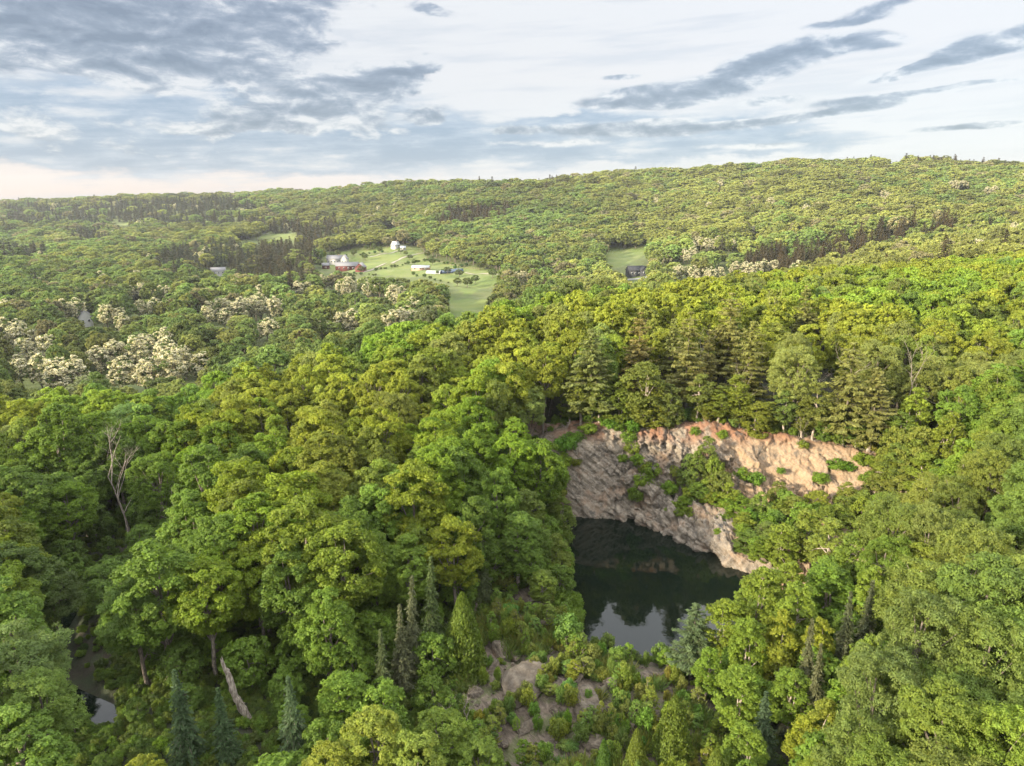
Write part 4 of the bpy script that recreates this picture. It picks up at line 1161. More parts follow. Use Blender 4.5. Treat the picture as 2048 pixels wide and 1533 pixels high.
for y, x, z, h, sml in FILL:
    f = float(fan(x, y))
    v = nz(x, y, 22, 61); r = random.random()
    if sml: kind = 'birch' if r < 0.5 else ('maple' if r < 0.85 else 'spruce'); R = h * 0.26
    elif f > 1420 and y < 150: kind = 'ash' if v > 0.42 else ('maple' if r < 0.6 else 'birch'); R = None if kind != 'birch' else h * .2
    elif f < 1000 and y < 120: kind = 'maple' if v < 0.52 else 'oak'; R = None
    else: kind = 'oak' if r < 0.70 else ('maple' if r < 0.84 else ('ash' if r < .92 else 'birch')); R = h / 18 * random.uniform(3.7, 4.8) if kind != 'birch' else h * random.uniform(.15, .2)
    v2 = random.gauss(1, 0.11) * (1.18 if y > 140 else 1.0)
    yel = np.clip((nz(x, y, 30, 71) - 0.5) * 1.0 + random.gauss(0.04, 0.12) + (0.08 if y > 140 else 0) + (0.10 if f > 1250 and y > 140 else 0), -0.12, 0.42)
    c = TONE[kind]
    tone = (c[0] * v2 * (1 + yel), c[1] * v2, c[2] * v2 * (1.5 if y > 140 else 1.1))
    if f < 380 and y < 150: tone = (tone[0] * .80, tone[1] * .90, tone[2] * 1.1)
    if COUNT.get(kind, 0) < 290 or y < 150:
        if kind == 'spruce': R = h * .2
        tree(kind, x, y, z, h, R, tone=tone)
    else:
        tone = (float(np.clip(tone[0], .64 * tone[1], .86 * tone[1])), tone[1], tone[2])
        REST.append((x, y, z, h, h / 18 * 4.5, 'oak', tone))

# low hazels under the taller trees of the near slopes
gx, gy = np.meshgrid(np.arange(-110, 120, 5.6), np.arange(42, 135, 5.0))
X = (gx + rng.uniform(-2.2, 2.2, gx.shape)).ravel(); Y = (gy + rng.uniform(-2, 2, gy.shape)).ravel(); Z = ground(X, Y)
H = rng.uniform(4, 8.5, len(X)); f = fan(X, Y)
H = np.where((f < 560) & (Y < 72), H * .55, H)
tfx, tfy = project(X, Y, Z + H)
ok = wooded(X, Y, Z, False) & ~((f > 410) & (f < 545) & (Y < SNAG[1] + 1)) & (tfx > -60) & (tfx < 2110) & (tfy < 1600)
tr = np.array(TREES)
for i in np.argsort(Y):
    if ok[i] and COUNT.get('hazel', 0) < 290 and (np.hypot(tr[:, 0] - X[i], tr[:, 1] - Y[i]) > 1.6).all():
        v = random.gauss(1, .14)
        c = tuple(k * v for k in TONE['hazel'])
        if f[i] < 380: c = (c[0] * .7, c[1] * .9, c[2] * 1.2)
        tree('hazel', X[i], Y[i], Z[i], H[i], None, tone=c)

# ------------------------------------------------------------------ valley and far slopes
FIRS = [  # dark conifer stands, in photograph pixels of the tree tops
    [(0, 402), (300, 392), (430, 386), (525, 392), (530, 412), (330, 442), (200, 440), (0, 440)],
    [(270, 432), (420, 424), (520, 424), (520, 440), (270, 446)],
    [(515, 432), (680, 430), (700, 450), (640, 482), (540, 480), (520, 460)],
    [(310, 488), (380, 478), (470, 478), (640, 474), (650, 500), (610, 548), (440, 538), (310, 530)],
    [(870, 410), (1000, 396), (1050, 405), (1000, 424), (880, 446)],
    [(1480, 500), (1600, 470), (1760, 436), (1900, 424), (1960, 440), (1800, 470), (1700, 500), (1560, 528), (1490, 520)],
    [(1075, 350), (1250, 348), (1240, 362), (1080, 364)],
    [(940, 348), (975, 348), (975, 356), (940, 356)], [(1680, 312), (2040, 314), (2040, 326), (1690, 322)],
    [(140, 444), (215, 446), (220, 470), (140, 480)], [(0, 476), (120, 490), (60, 505), (0, 505)],
]
LOC = [  # clumps of blossoming locusts in the photograph: middle x, top y, how many trees
    (15, 628, 2), (40, 640, 2), (62, 660, 2), (139, 592, 2), (222, 600, 2), (240, 612, 1), (270, 562, 2), (322, 568, 4), (290, 592, 2), (410, 592, 3), (428, 604, 2), (462, 588, 4), (508, 582, 4), (548, 586, 3), (530, 566, 2), (524, 630, 2),
    (52, 700, 2), (110, 706, 3), (190, 672, 1), (248, 660, 2), (302, 652, 3), (340, 668, 3), (382, 684, 2), (258, 706, 2), (314, 694, 2), (650, 542, 3), (688, 552, 3), (604, 556, 2), (690, 614, 2), (638, 622, 1), (706, 548, 2), (746, 556, 2), (790, 568, 3),
    (785, 612, 3), (812, 606, 2), (716, 448, 3), (771, 436, 2), (791, 436, 2), (1044, 536, 3), (1109, 524, 1), (1095, 582, 2), (1395, 472, 4), (1425, 470, 3), (1469, 474, 3), (1515, 446, 4), (1480, 518, 4), (1506, 516, 5), (1538, 514, 4), (1378, 492, 3), (1403, 528, 4), (1435, 530, 2),
    (1283, 420, 2), (1910, 358, 4), (1930, 358, 4), (1983, 370, 4), (1664, 359, 4), (1775, 379, 3), (1330, 500, 2), (1365, 524, 3)]
HL = []
for a, b, n_ in LOC:
    h0 = random.uniform(20, 25) if b > 540 else random.uniform(17, 21)
    x0_, y0_, z0_ = under(a, b, h0, float(np.interp(a, CREST_F, CREST_Y)) + 32)
    v = random.gauss(1, .08)
    for k in range(n_):
        an = 6.283 * k / n_ + random.random()
        rr_ = 0 if n_ == 1 else random.uniform(3.2, 5.0) * (1 + .15 * n_)
        x, y = x0_ + math.cos(an) * rr_, y0_ + math.sin(an) * rr_ * .7
        h = h0 * random.uniform(.82, 1.02)
        HL.append((x, y, *[float(q) for q in project(x, y, gz(x, y) + h)]))
        tree('locust', x, y, gz(x, y), h, h * random.uniform(.26, .32), lod='mid', tone=tuple(k_ * v for k_ in TONE['locust']))
HL = np.array(HL)
rs = []
yy = 180.0
while yy < 2650:
    sp = float(np.interp(yy, [180, 300, 420, 700, 1400, 2600], [8.6, 10, 11, 13.5, 19, 28]))
    half = on_fan(np.array([2190.0]), np.array([yy]))[0]
    xs = np.arange(-half, half, sp) + rng.uniform(0, sp)
    rs.append(np.stack([xs + rng.uniform(-.35, .35, len(xs)) * sp, yy + rng.uniform(-.4, .4, len(xs)) * sp, np.full(len(xs), sp)], 1))
    yy += sp * 0.86
rs = np.concatenate(rs)
X, Y, SPC = rs.T
Z = ground(X, Y)
H = 20.5 * rng.uniform(0.72, 1.22, len(X)) * np.interp(Y, [200, 2500], [1, 1.1])
tfx, tfy = project(X, Y, Z + H)
bx, by = project(X, Y, Z)
ok = horizon_ok(X, Y, Z + H) & (tfx > -130) & (tfx < 2180) & (Y > np.interp(fan(X, Y), CREST_F, CREST_Y) + 4)
VIEWS = [(634, 730, 541), (772, 812, 500), (824, 925, 550), (1245, 1302, 554), (150, 192, 648), (424, 455, 545), (1778, 1806, 322), (476, 532, 482)]
for a, b_, low in VIEWS:           # a house that shows has no tree in front of it
    yb = under((a + b_) / 2, low)[1]
    ok &= ~((tfx > a - 6) & (tfx < b_ + 6) & (tfy < low) & (Y < yb + 12) & (Y > yb * 0.4))
for q in MEADOWS[:6]:
    ok &= ~in_poly(bx, by, q)
    for fr in (0.2, 0.4, 0.6, 0.8, 0.97):
        ax, ay = project(X, Y, Z + H * fr)
        ok &= ~in_poly(ax, ay, q)
X, Y, Z, H, SPC, tfx, tfy = [v[ok] for v in (X, Y, Z, H, SPC, tfx, tfy)]
ok = np.ones(len(X), bool)
for hx_, hy_, a, b in HL:          # blossoming trees stay in view
    pxw = 1420.0 * 5.5 / hy_
    ok &= ~((np.hypot(X - hx_, Y - hy_) < 5.5) | ((np.abs(tfx - a) < pxw * 1.1) & (tfy > b - 8) & (tfy < b + pxw * 2.4) & (Y < hy_)))
X, Y, Z, H, SPC, tfx, tfy = [v[ok] for v in (X, Y, Z, H, SPC, tfx, tfy)]
fir = np.zeros(len(X), bool)
jx = rng.normal(0, 8, len(X)); jy = rng.normal(0, 2.5, len(X))
for k, q in enumerate(FIRS): fir |= in_poly(tfx + jx, tfy + jy, q) & (rng.random(len(X)) < (.45 if k in (6, 7, 8) else .93))
fir |= (rng.random(len(X)) < 0.015)
loc = np.zeros(len(X), bool)
loc |= (rng.random(len(X)) < 0.012) & (tfy > 345) & (Y > 500)
fir &= ~loc
va = fbm(X / 90, Y / 90, oct=2, seed=81); vb = fbm(X / 260, Y / 260, oct=2, seed=83)
order = np.argsort(Y)
for i in order:
    x, y, z, h = X[i], Y[i], Z[i], H[i]
    if fir[i]:
        w = random.random() * 0.6 + (0.5 if tfx[i] > 800 else 0.0) + (0.25 if 500 < tfx[i] <= 800 else 0)
        c = (0.036 + 0.040 * w, 0.052 + 0.006 * w, 0.031 - 0.002 * w); v = random.gauss(1, .13)
        c = tuple(k * v for k in c); kind = 'fir'; h *= random.uniform(.8, 1.25); R = h * .25
    elif loc[i]:
        kind = 'locust'; h *= 1.05; R = h * .27; v = random.gauss(1, .1); c = tuple(k * v for k in TONE['locust'])
    else:
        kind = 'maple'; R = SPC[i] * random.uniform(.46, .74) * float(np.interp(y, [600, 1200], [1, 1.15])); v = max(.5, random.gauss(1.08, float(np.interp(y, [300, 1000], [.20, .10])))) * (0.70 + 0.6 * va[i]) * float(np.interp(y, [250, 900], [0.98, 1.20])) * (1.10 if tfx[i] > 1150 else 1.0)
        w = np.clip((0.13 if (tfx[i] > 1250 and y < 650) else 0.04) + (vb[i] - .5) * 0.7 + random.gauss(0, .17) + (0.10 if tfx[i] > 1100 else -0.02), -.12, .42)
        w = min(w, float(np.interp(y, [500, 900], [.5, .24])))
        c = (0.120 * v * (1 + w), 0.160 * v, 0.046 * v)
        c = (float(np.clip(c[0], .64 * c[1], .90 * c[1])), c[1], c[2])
        if random.random() < 0.05: c = (0.15 * v, 0.145 * v, 0.08 * v)
        if random.random() < 0.13: c = tuple(k * .6 for k in c)
    if kind != 'maple' and COUNT.get(kind, 0) < 290 and (kind == 'locust' or tfy[i] > 420):
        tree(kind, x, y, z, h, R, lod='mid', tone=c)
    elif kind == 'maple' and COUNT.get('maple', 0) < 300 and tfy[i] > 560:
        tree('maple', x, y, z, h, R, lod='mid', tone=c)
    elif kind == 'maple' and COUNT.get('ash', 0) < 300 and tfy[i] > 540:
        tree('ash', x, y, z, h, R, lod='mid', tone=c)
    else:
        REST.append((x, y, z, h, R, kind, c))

# far woods: one object that carries all the trees past the countable ones
def scatter(name, pts, protos, label_kind='stuff'):
    """pts: x, y, z, sx, sz, rot, index, colour"""
    n = len(pts)
    me = bpy.data.meshes.new(name)
    me.vertices.add(n)
    me.vertices.foreach_set('co', np.array([p[:3] for p in pts], np.float32).ravel())
    def at(nm, ty, key, arr):
        a = me.attributes.new(nm, ty, 'POINT'); a.data.foreach_set(key, np.asarray(arr, np.float32 if ty != 'INT' else np.int32).ravel())
    at('scl', 'FLOAT_VECTOR', 'vector', [(p[3], p[3], p[4]) for p in pts])
    at('rot', 'FLOAT_VECTOR', 'vector', [(0, 0, p[5]) for p in pts])
    at('idx', 'INT', 'value', [p[6] for p in pts])
    at('tcol', 'FLOAT_COLOR', 'color', [(*p[7], 1) for p in pts])
    ob = link(name, me)
    src = bpy.data.collections.new(name + '_source')
    for k, pm in enumerate(protos):
        src.objects.link(bpy.data.objects.new(f'{name}_source_{k:02d}', pm))
    ng = bpy.data.node_groups.new(name + '_spread', 'GeometryNodeTree')
    ng.interface.new_socket('Geometry', in_out='INPUT', socket_type='NodeSocketGeometry')
    ng.interface.new_socket('Geometry', in_out='OUTPUT', socket_type='NodeSocketGeometry')
    gi = ng.nodes.new('NodeGroupInput'); go = ng.nodes.new('NodeGroupOutput')
    ci = ng.nodes.new('GeometryNodeCollectionInfo')
    ci.inputs['Collection'].default_value = src
    ci.inputs['Separate Children'].default_value = True
    ci.inputs['Reset Children'].default_value = True
    ip = ng.nodes.new('GeometryNodeInstanceOnPoints')
    ip.inputs['Pick Instance'].default_value = True
    def attr(nm, ty):
        a = ng.nodes.new('GeometryNodeInputNamedAttribute'); a.data_type = ty; a.inputs['Name'].default_value = nm
        return next(s for s in a.outputs if s.enabled and s.name == 'Attribute')
    L = ng.links.new
    L(gi.outputs[0], ip.inputs['Points']); L(ci.outputs[0], ip.inputs['Instance'])
    L(attr('idx', 'INT'), ip.inputs['Instance Index'])
    er = ng.nodes.new('FunctionNodeEulerToRotation')
    L(attr('rot', 'FLOAT_VECTOR'), er.inputs[0]); L(er.outputs[0], ip.inputs['Rotation'])
    L(attr('scl', 'FLOAT_VECTOR'), ip.inputs['Scale'])
    L(ip.outputs[0], go.inputs[0])
    md = ob.modifiers.new('spread', 'NODES'); md.node_group = ng
    ob['kind'] = label_kind
    return ob
FARP = [broad(f'far_broad_{q}', 16, 4.8, 0.2, 30, 8, 1900, 0.66, 0.33, flat=.3, zmin=-.8, far=True, limbs=2, bloom=0) for q in range(4)] + \
       [broad(f'far_locust_{q}', 16, 4.6, 0.16, 26, 10, 1500, 0.62, 0.32, far=True, limbs=2, bloom=0.7, open_=.3) for q in range(2)] + \
       [conifer(f'far_fir_{q}', 20, 4.0, 16, 8, 0.08, 1.05, 4, 0.25, 0.08, 0.7, far=True, tuft=2, jit=.16) for q in range(3)]
FARP += [broad(f'far_oak_{q}', 18, 4.8, 0.30, 44, 10, 7000, 0.33, 0.28, flat=.35, zmin=-.7, far=True, limbs=3) for q in range(3)]
pts = []
for x, y, z, h, R, kind, c in REST:
    if kind == 'fir': pts.append((x, y, z, R / 4.0, h / 20, random.uniform(0, 6.28), 6 + random.randrange(3), c))
    elif kind == 'locust': pts.append((x, y, z, R / 4.6, h / 16, random.uniform(0, 6.28), 4 + random.randrange(2), c))
    elif y < 480: pts.append((x, y, z, R / 4.8, h / 18, random.uniform(0, 6.28), 9 + random.randrange(3), c))
    else: pts.append((x, y, z, R / 4.8, h / 16, random.uniform(0, 6.28), random.randrange(4), c))
scatter('woods', pts, FARP)
print('distant trees', len(pts), COUNT)

# ------------------------------------------------------------------ undergrowth and shrubs
US = []
for me_ in SHRUBS[:3]:  # leafy low growth
    c = me_.copy(); c.materials.clear(); c.materials.append(M['far_leaf']); c.materials.append(M['bark']); US.append(c)
upts = []
ux = np.concatenate([rng.uniform(-110, 120, 16000), rng.uniform(-55, -2, 3500)]); uy = np.concatenate([40 + 110 * rng.random(16000) ** 1.25, rng.uniform(44, 95, 3500)])
uz = ground(ux, uy)
ok = (poly_sd(ux, uy, POND) > 0.8) & (poly_sd(ux, uy, POND2) > 0.4)
f = fan(ux, uy); s = station(f)
ok &= ~((f > 1090) & (f < 1830) & (uy > s[:, 0, 0] - 1) & (uy < s[:, 4, 0] + 1))
ok &= (f > -150) & (f < 2200)
cd_ = poly_sd(ux, uy, CLEAR)
ok &= (cd_ > 0) | ((rng.random(len(ux)) < 0.28) & (fbm(ux / 5, uy / 5, oct=2, seed=91) > 0.47))
inm = in_poly(*project(ux, uy, uz), MEADOWS[6])
for i in np.nonzero(ok)[0]:
    s_ = random.uniform(0.25, 0.75) * (0.45 if cd_[i] < 0 else 1.0)
    v = random.gauss(1, .2)
    upts.append((ux[i], uy[i], uz[i] - .05, s_, s_ * random.uniform(.6, 1.1), random.uniform(0, 6.28), random.randrange(3), (0.08 * v, random.uniform(.105, .14) * v, 0.022)))
scatter('undergrowth', upts, US)

GRASS = []
for q in range(3):
    b = Bag(); n_ = 120
    a = rng.uniform(0, 6.28, n_); r_ = rng.uniform(0, .35, n_)
    base_p = np.stack([np.cos(a) * r_, np.sin(a) * r_, np.full(n_, .0)], 1)
    tipd = np.stack([np.cos(a) * .5, np.sin(a) * .5, np.full(n_, 1.0)], 1) + rng.normal(0, .25, (n_, 3))
    ln = rng.uniform(.18, .45, n_)
    b.kites(base_p + tipd * ln[:, None], np.cross(tipd, rng.normal(size=(n_, 3))), ln, .10, tints(n_, .8, 1.3), tipd)
    GRASS.append(b.mesh(f'grass_tuft_{q}', [M['far_leaf']]))
gp_ = []
for _ in range(9000):
    x = random.uniform(-26, 32); y = random.uniform(44, 104)
    gp_.append((x, y))
gx_ = np.array(gp_)
sdc = poly_sd(gx_[:, 0], gx_[:, 1], CLEAR); sdp = poly_sd(gx_[:, 0], gx_[:, 1], POND); gn = fbm(gx_[:, 0] / 3.5, gx_[:, 1] / 3.5, oct=3, seed=97); ggz = ground(gx_[:, 0], gx_[:, 1])
gp_ = [(gx_[k, 0], gx_[k, 1], ggz[k], *(2 * [random.uniform(.8, 1.9)]), random.uniform(0, 6.28), random.randrange(3), (random.uniform(.09, .16), random.uniform(.135, .18), random.uniform(.03, .05)))
       for k in range(len(gx_)) if sdc[k] < 4 and sdp[k] > .6 and gn[k] > .60]
scatter('grass', gp_, GRASS)
STONE = []
for q in range(4):
    c = BOULDERS[q].copy(); STONE.append(c)
rp_ = []
for _ in range(2600):
    x = random.uniform(-18, 28); y = random.uniform(44, 100)
    rp_.append((x, y))
rx_ = np.array(rp_); sdc = poly_sd(rx_[:, 0], rx_[:, 1], CLEAR); sdp = poly_sd(rx_[:, 0], rx_[:, 1], POND); gn = fbm(rx_[:, 0] / 4, rx_[:, 1] / 4, oct=3, seed=99); rz_ = ground(rx_[:, 0], rx_[:, 1])
rp_ = [(rx_[k, 0], rx_[k, 1], rz_[k], sz_, sz_ * random.uniform(.5, .9), random.uniform(0, 6.28), random.randrange(4), (.2, .2, .2))
       for k in range(len(rx_)) for sz_ in [0.10 + 0.42 * random.random() ** 3] if sdc[k] < 1 and sdp[k] > .2 and gn[k] > .48]
scatter('rubble', rp_, STONE)

def put_shrub(x, y, z, h, R, tone, label=None, name='shrub'):
    o = link(name, random.choice(SHRUBS), None, (x, y, z - 0.05))
    o.scale = (R / 1.3, R / 1.3, h / 2.2)
    o.rotation_euler = (0, 0, random.uniform(0, 6.28))
    o.color = (*tone, 1)
    a, b = project(x, y, z + h / 2)
    tag(o, unique(label or f"{tone_word(tone)} shrub {'in the clearing' if poly_sd(np.array([x]), np.array([y]), CLEAR)[0] < 1 else ('on the cliff' if y > 110 else zone(x, y))}", x, y, z + h / 2), 'shrub', 'shrubs round the quarry')
tone_s = lambda: (random.uniform(.085, .15), random.uniform(.14, .19), random.uniform(.018, .04))
for fx, fy, h, R in [(1135, 1290, 4.5, 2.3), (1180, 1330, 3.0, 1.6), (1120, 1250, 3, 1.6), (1215, 1300, 2.5, 1.3), (1235, 1330, 2.5, 1.4), (1100, 1180, 3.5, 2.0), (1060, 1170, 3.5, 2.0),
                     (1010, 1180, 3, 1.8), (1120, 1150, 4, 2.0), (1090, 1215, 3, 1.6), (1020, 1240, 2.4, 1.5), (1240, 1440, 4, 1.3), (1250, 1390, 3.6, 1.2), (1140, 1420, 3, 1.1), (1320, 1330, 3, 1.6), (1350, 1350, 2.6, 1.4)]:
    x, y, z = under(fx, fy)
    put_shrub(x, y, z, h, R, tone_s())
for fy in range(1035, 1262, 9):
    for k in range(2):
        fx = np.interp(fy, [1035, 1100, 1190, 1262], [1118, 1128, 1134, 1160]) - random.uniform(-6, 26)
        x, y, z = under(fx, fy)
        put_shrub(x, y, max(z, .1), random.uniform(1.4, 3.8), random.uniform(1.0, 2.0), (random.uniform(.085, .12), random.uniform(.15, .19), .024))
nsh = 0
for _ in range(1600):
    x = random.uniform(-14, 26); y = random.uniform(46, 96)
    if nsh >= 170: break
    if poly_sd(np.array([x]), np.array([y]), CLEAR)[0] > 0 or poly_sd(np.array([x]), np.array([y]), POND)[0] < 1.2: continue
    if nz(x, y, 6, 95) < 0.36: continue
    k = random.random()
    put_shrub(x, y, gz(x, y), random.uniform(0.8, 3.0), random.uniform(0.5, 1.25), tone_s())
    nsh += 1
for fx in range(1110, 1830, 13):
    ry = float(station(np.array([fx]))[0, 4, 0]) + random.uniform(0.5, 4.0)
    x = float(on_fan(np.array([fx]), np.array([ry]))[0])
    put_shrub(x, ry, gz(x, ry) - .1, random.uniform(1.6, 3.4), random.uniform(1.0, 1.9), tone_s())
nsap = 0
for _ in range(1500):
    x = random.uniform(-16, 28); y = random.uniform(46, 98)
    if nsap >= 110: break
    if poly_sd(np.array([x]), np.array([y]), CLEAR)[0] > 1.5 or poly_sd(np.array([x]), np.array([y]), POND)[0] < 1.5 or nz(x, y, 5, 96) < 0.45: continue
    tree('sapling', x, y, gz(x, y), random.uniform(1.8, 4.6), random.uniform(.5, 1.0), lod='near', tone=tone_s()); nsap += 1
# hanging on the cliff face
for fx, y_, z_, h, R in [(1262, 141, 15.5, 2.5, 1.6), (1255, 140, 13.4, 2.4, 1.6), (1262, 138.6, 11.5, 2.4, 1.6), (1275, 137.5, 9.5, 2.4, 1.6), (1290, 136.5, 8.5, 2.4, 1.6), (1300, 135.5, 7.5, 3, 1.9), (1285, 134.5, 5.5, 3, 1.9), (1272, 133.5, 3.5, 2.6, 1.6),
                         (1245, 138, 10, 1.6, 1.1), (1310, 135, 4.5, 2.4, 1.4), (1175, 141.5, 15, 2, 2.0), (1150, 141, 13.5, 2, 2), (1670, 132.5, 10.5, 2.0, 2.0), (1690, 132.0, 10.5, 1.6, 1.6), (1305, 142, 15.5, 1.2, .9), (1150, 137.5, 9.5, 1.4, 1.2), (1560, 133, 9.5, 1.2, .8),
                         (1130, 139, 12, 3, 2.2), (1122, 137, 9, 3, 2.0), (1118, 135.5, 6, 3, 2.0), (1115, 134, 3.4, 3, 2.0), (1340, 133, 5, 2.5, 1.6), (1380, 131, 5, 2.2, 1.5), (1420, 129, 4.8, 2.2, 1.5), (1460, 127, 4.5, 2.4, 1.5), (1500, 122, 4, 2.6, 1.6), (1540, 120, 4.0, 2.6, 1.6),
                         (1520, 112, 3.0, 2.6, 1.6), (1560, 124, 5, 2.4, 1.6), (1600, 124, 5.5, 2.4, 1.6), (1640, 122, 5.5, 2.4, 1.6), (1490, 118, 3.4, 2, 1.3), (1680, 120, 6, 2.4, 1.6), (1580, 115, 4, 2.4, 1.6), (1620, 112, 4, 2.6, 1.7), (1360, 127, 3, 1.4, 1.0), (1440, 139, 14.5, 2, 1.2), (1385, 140, 15, 1.8, 1.1), (1600, 136.5, 13.5, 1.6, 1.2), (1720, 131, 12, 2.2, 1.8), (1750, 130, 11.5, 2.4, 2), (1740, 128, 9, 2.4, 2), (1480, 133, 8, 2.4, 1.6), (1510, 132, 7.5, 2.4, 1.6), (1640, 130.5, 8.5, 2, 1.5), (1215, 142, 16, 2, 1.6), (1235, 141.5, 15.5, 2, 1.5), (1440, 119, 3, 1.2, .8)]:
    put_shrub(float(on_fan(np.array([fx]), np.array([y_]))[0]), y_, z_, h * 1.15, R * 1.25, (random.uniform(.085, .13), random.uniform(.15, .19), .02), name='creeper_bush')

# ------------------------------------------------------------------ boulders and ledges
LEDGES = []
for _ in range(400):
    x = random.uniform(-14, 24); y = random.uniform(46, 94)
    if len(LEDGES) < 34 and poly_sd(np.array([x]), np.array([y]), CLEAR)[0] < -1 and nz(x, y, 7, 98) > .48 and all(math.hypot(x - a, y - b) > 2.6 for a, b in LEDGES): LEDGES.append((x, y))
def put_rock(x, y, z, sx, sy, sz, label, rz=None):
    o = link('boulder', random.choice(BOULDERS), None, (x, y, z + sz * 0.1))
    o.scale = (sx, sy, sz)
    o.rotation_euler = (random.uniform(-.25, .25), random.uniform(-.25, .25), random.uniform(0, 6.28) if rz is None else rz)
    tag(o, unique(label, x, y, z + sz * .5), 'boulder', 'boulders round the quarry')
for fx, fy, sx, sy, sz, lb in [
    (960, 1222, 1.6, 1.1, .8, 'pale grey boulder beside the wide olive cedar'), (1080, 1225, 2.0, 1.4, 1.0, 'pinkish ledge boulder at the top of the clearing'), (1110, 1250, 1.8, 1.3, .9, None),
    (1060, 1370, 3.2, 2.6, 1.0, 'large flat layered rock ledge in the middle of the clearing'), (1030, 1400, 2.2, 1.6, .8, None), (1180, 1415, 2.3, 1.9, 1.7, 'big brown boulder with a dark split side in the clearing'), (1150, 1360, 1.0, .8, .7, None),
    (985, 1340, 1.2, 1.0, .8, None), (950, 1385, 1.1, 0.9, .7, None), (910, 1380, 1.0, .8, .6, None), (1115, 1430, .8, .7, .6, None), (970, 1490, 1.3, 1.0, .5, None), (1190, 1500, 1.4, 1.0, .5, None), (1268, 1313, .7, .6, .4, 'small pale rock at the near edge of the pond'),
    (1140, 1180, .9, .7, .8, 'rock jutting from the left bank of the pond'), (1150, 1225, 1.1, .8, .6, None), (1575, 1120, 1.8, 1.2, 2.4, 'rust-stained rock fin among the birches right of the pond'), (1590, 1150, 1.4, 1.2, 1.6, None), (1025, 1320, 1.4, 1.0, .6, None), (1090, 1320, 1.2, 1.0, .5, None),
    (1225, 1375, 1.2, .9, .5, None), (1000, 1440, 1.4, 1.2, .6, None), (1240, 1490, 1.0, .8, .5, None), (1060, 1455, 1.0, .8, .4, None)]:
    x, y, z = under(fx, fy)
    sx, sy, sz = sx * 1.3, sy * 1.3, sz * 1.15
    put_rock(x, y, z, sx, sy, sz, lb or 'weathered boulder among low shrubs of the clearing')

for x, y in LEDGES:
    q = random.uniform(.7, 2.1)
    put_rock(x, y, gz(x, y), q, q * random.uniform(.55, .9), q * random.uniform(.3, .6), 'weathered boulder among low shrubs of the clearing')

# ------------------------------------------------------------------ buildings in the valley
def gable(name, w, d, h, rh, mat_w, mat_r, label, cat, fx, fy, rz, windows=(), zoff=0.0, lift=None, over=0.4, door=None, chimney=False):
    """gabled building: walls with gable ends, a roof of two slabs, windows on the side towards the viewer"""
    x, y, z = under(fx, fy) if lift is None else lift
    o = bpy.data.objects.new(name, None); COL.objects.link(o)
    o.location = (x, y, z + zoff); o.rotation_euler = (0, 0, rz)
    b = Bag()
    hw, hd = w / 2, d / 2
    Vv = [[-hw, -hd, -9], [hw, -hd, -9], [hw, hd, -9], [-hw, hd, -9], [-hw, -hd, h], [hw, -hd, h], [hw, hd, h], [-hw, hd, h], [-hw, 0, h + rh], [hw, 0, h + rh]]
    b.add(Vv, [[0, 1, 5, 4], [2, 3, 7, 6], [1, 2, 6, 5], [3, 0, 4, 7], [4, 8, 7, 4], [5, 6, 9, 5]])
    link('wall', b.mesh(name + '_wall', mat_w), o)
    r = Bag()
    e = over; sl = rh / hd; th = 0.25
    for sgn in (-1, 1):
        q = [[-hw - e, sgn * (hd + e), h - sl * e], [hw + e, sgn * (hd + e), h - sl * e], [hw + e, 0, h + rh], [-hw - e, 0, h + rh]]
        up = [[a, c_, k + th] for a, c_, k in q]
        r.add(q + up, [[0, 1, 2, 3], [4, 5, 6, 7], [0, 1, 5, 4], [1, 2, 6, 5], [2, 3, 7, 6], [3, 0, 4, 7]])
    rf = link('roof', r.mesh(name + '_roof', mat_r), o)
    if chimney:
        cb = Bag().box((w * .2, 0, h + rh + .4), (0.9, 0.9, 1.6)); link('chimney', cb.mesh('chimney', M['tan']), rf)
    for (wx, wz, ww, wh, face) in windows:
        fb = Bag(); gb = Bag()
        if face == 'front':
            fb.box((wx, -hd - .03, wz), (ww + .3, .06, wh + .3)); gb.box((wx, -hd - .08, wz), (ww, .06, wh))
        else:
            sg = 1 if face == 'right' else -1
            fb.box((sg * (hw + .03), wx, wz), (.06, ww + .3, wh + .3)); gb.box((sg * (hw + .08), wx, wz), (.06, ww, wh))
        wf = link('window', fb.mesh('window', M['pane_bright']), o)
        link('pane', gb.mesh('pane', M['pane']), wf)
    if door:
        link('door', Bag().box((door[0], -hd - .05, door[2] / 2), (door[1], .1, door[2])).mesh('door', M['wood']), o)
    return tag(o, label, cat, 'farm and houses of the valley')
W2 = lambda xs, z, w, h, f='front': [(a, z, w, h, f) for a in xs]
gable('barn', 30, 12, 6.5, 4.5, M['red'], M['roof_grey'], 'long red barn with a grey roof in front of the white farmhouse', 'barn', 695, 541, .12, W2([-10, -4, 2, 8], 3.5, 1.6, 1.8), door=(12, 3.4, 3.6))
gable('barn', 14, 11, 5.5, 5, M['red'], M['roof_grey'], 'red barn wing with its gable to the viewer at the end of the long barn', 'barn', 722, 542, 1.5, W2([-2.5, 2.5], 3.2, 1.4, 1.6, 'left'))
gable('barn', 10, 8, 4.5, 3, M['red'], M['roof_grey'], 'small red shed leftmost of the farm buildings', 'shed', 652, 537, .2, door=(0, 2.6, 2.8))
gable('farmhouse', 24, 11, 8, 5, M['white'], M['roof_grey'], 'long white farmhouse with grey gabled roof behind the red barn', 'house', 672, 530, .1, W2([-9, -5, -1, 3, 7], 4.5, 1.3, 2.0), chimney=True)
gable('farmhouse', 10, 9, 8.5, 5.5, M['white'], M['roof_grey'], 'white gabled wing joined to the long white farmhouse', 'house', 690, 530, 1.5, W2([-2, 2], 4.5, 1.3, 2.0, 'left'))
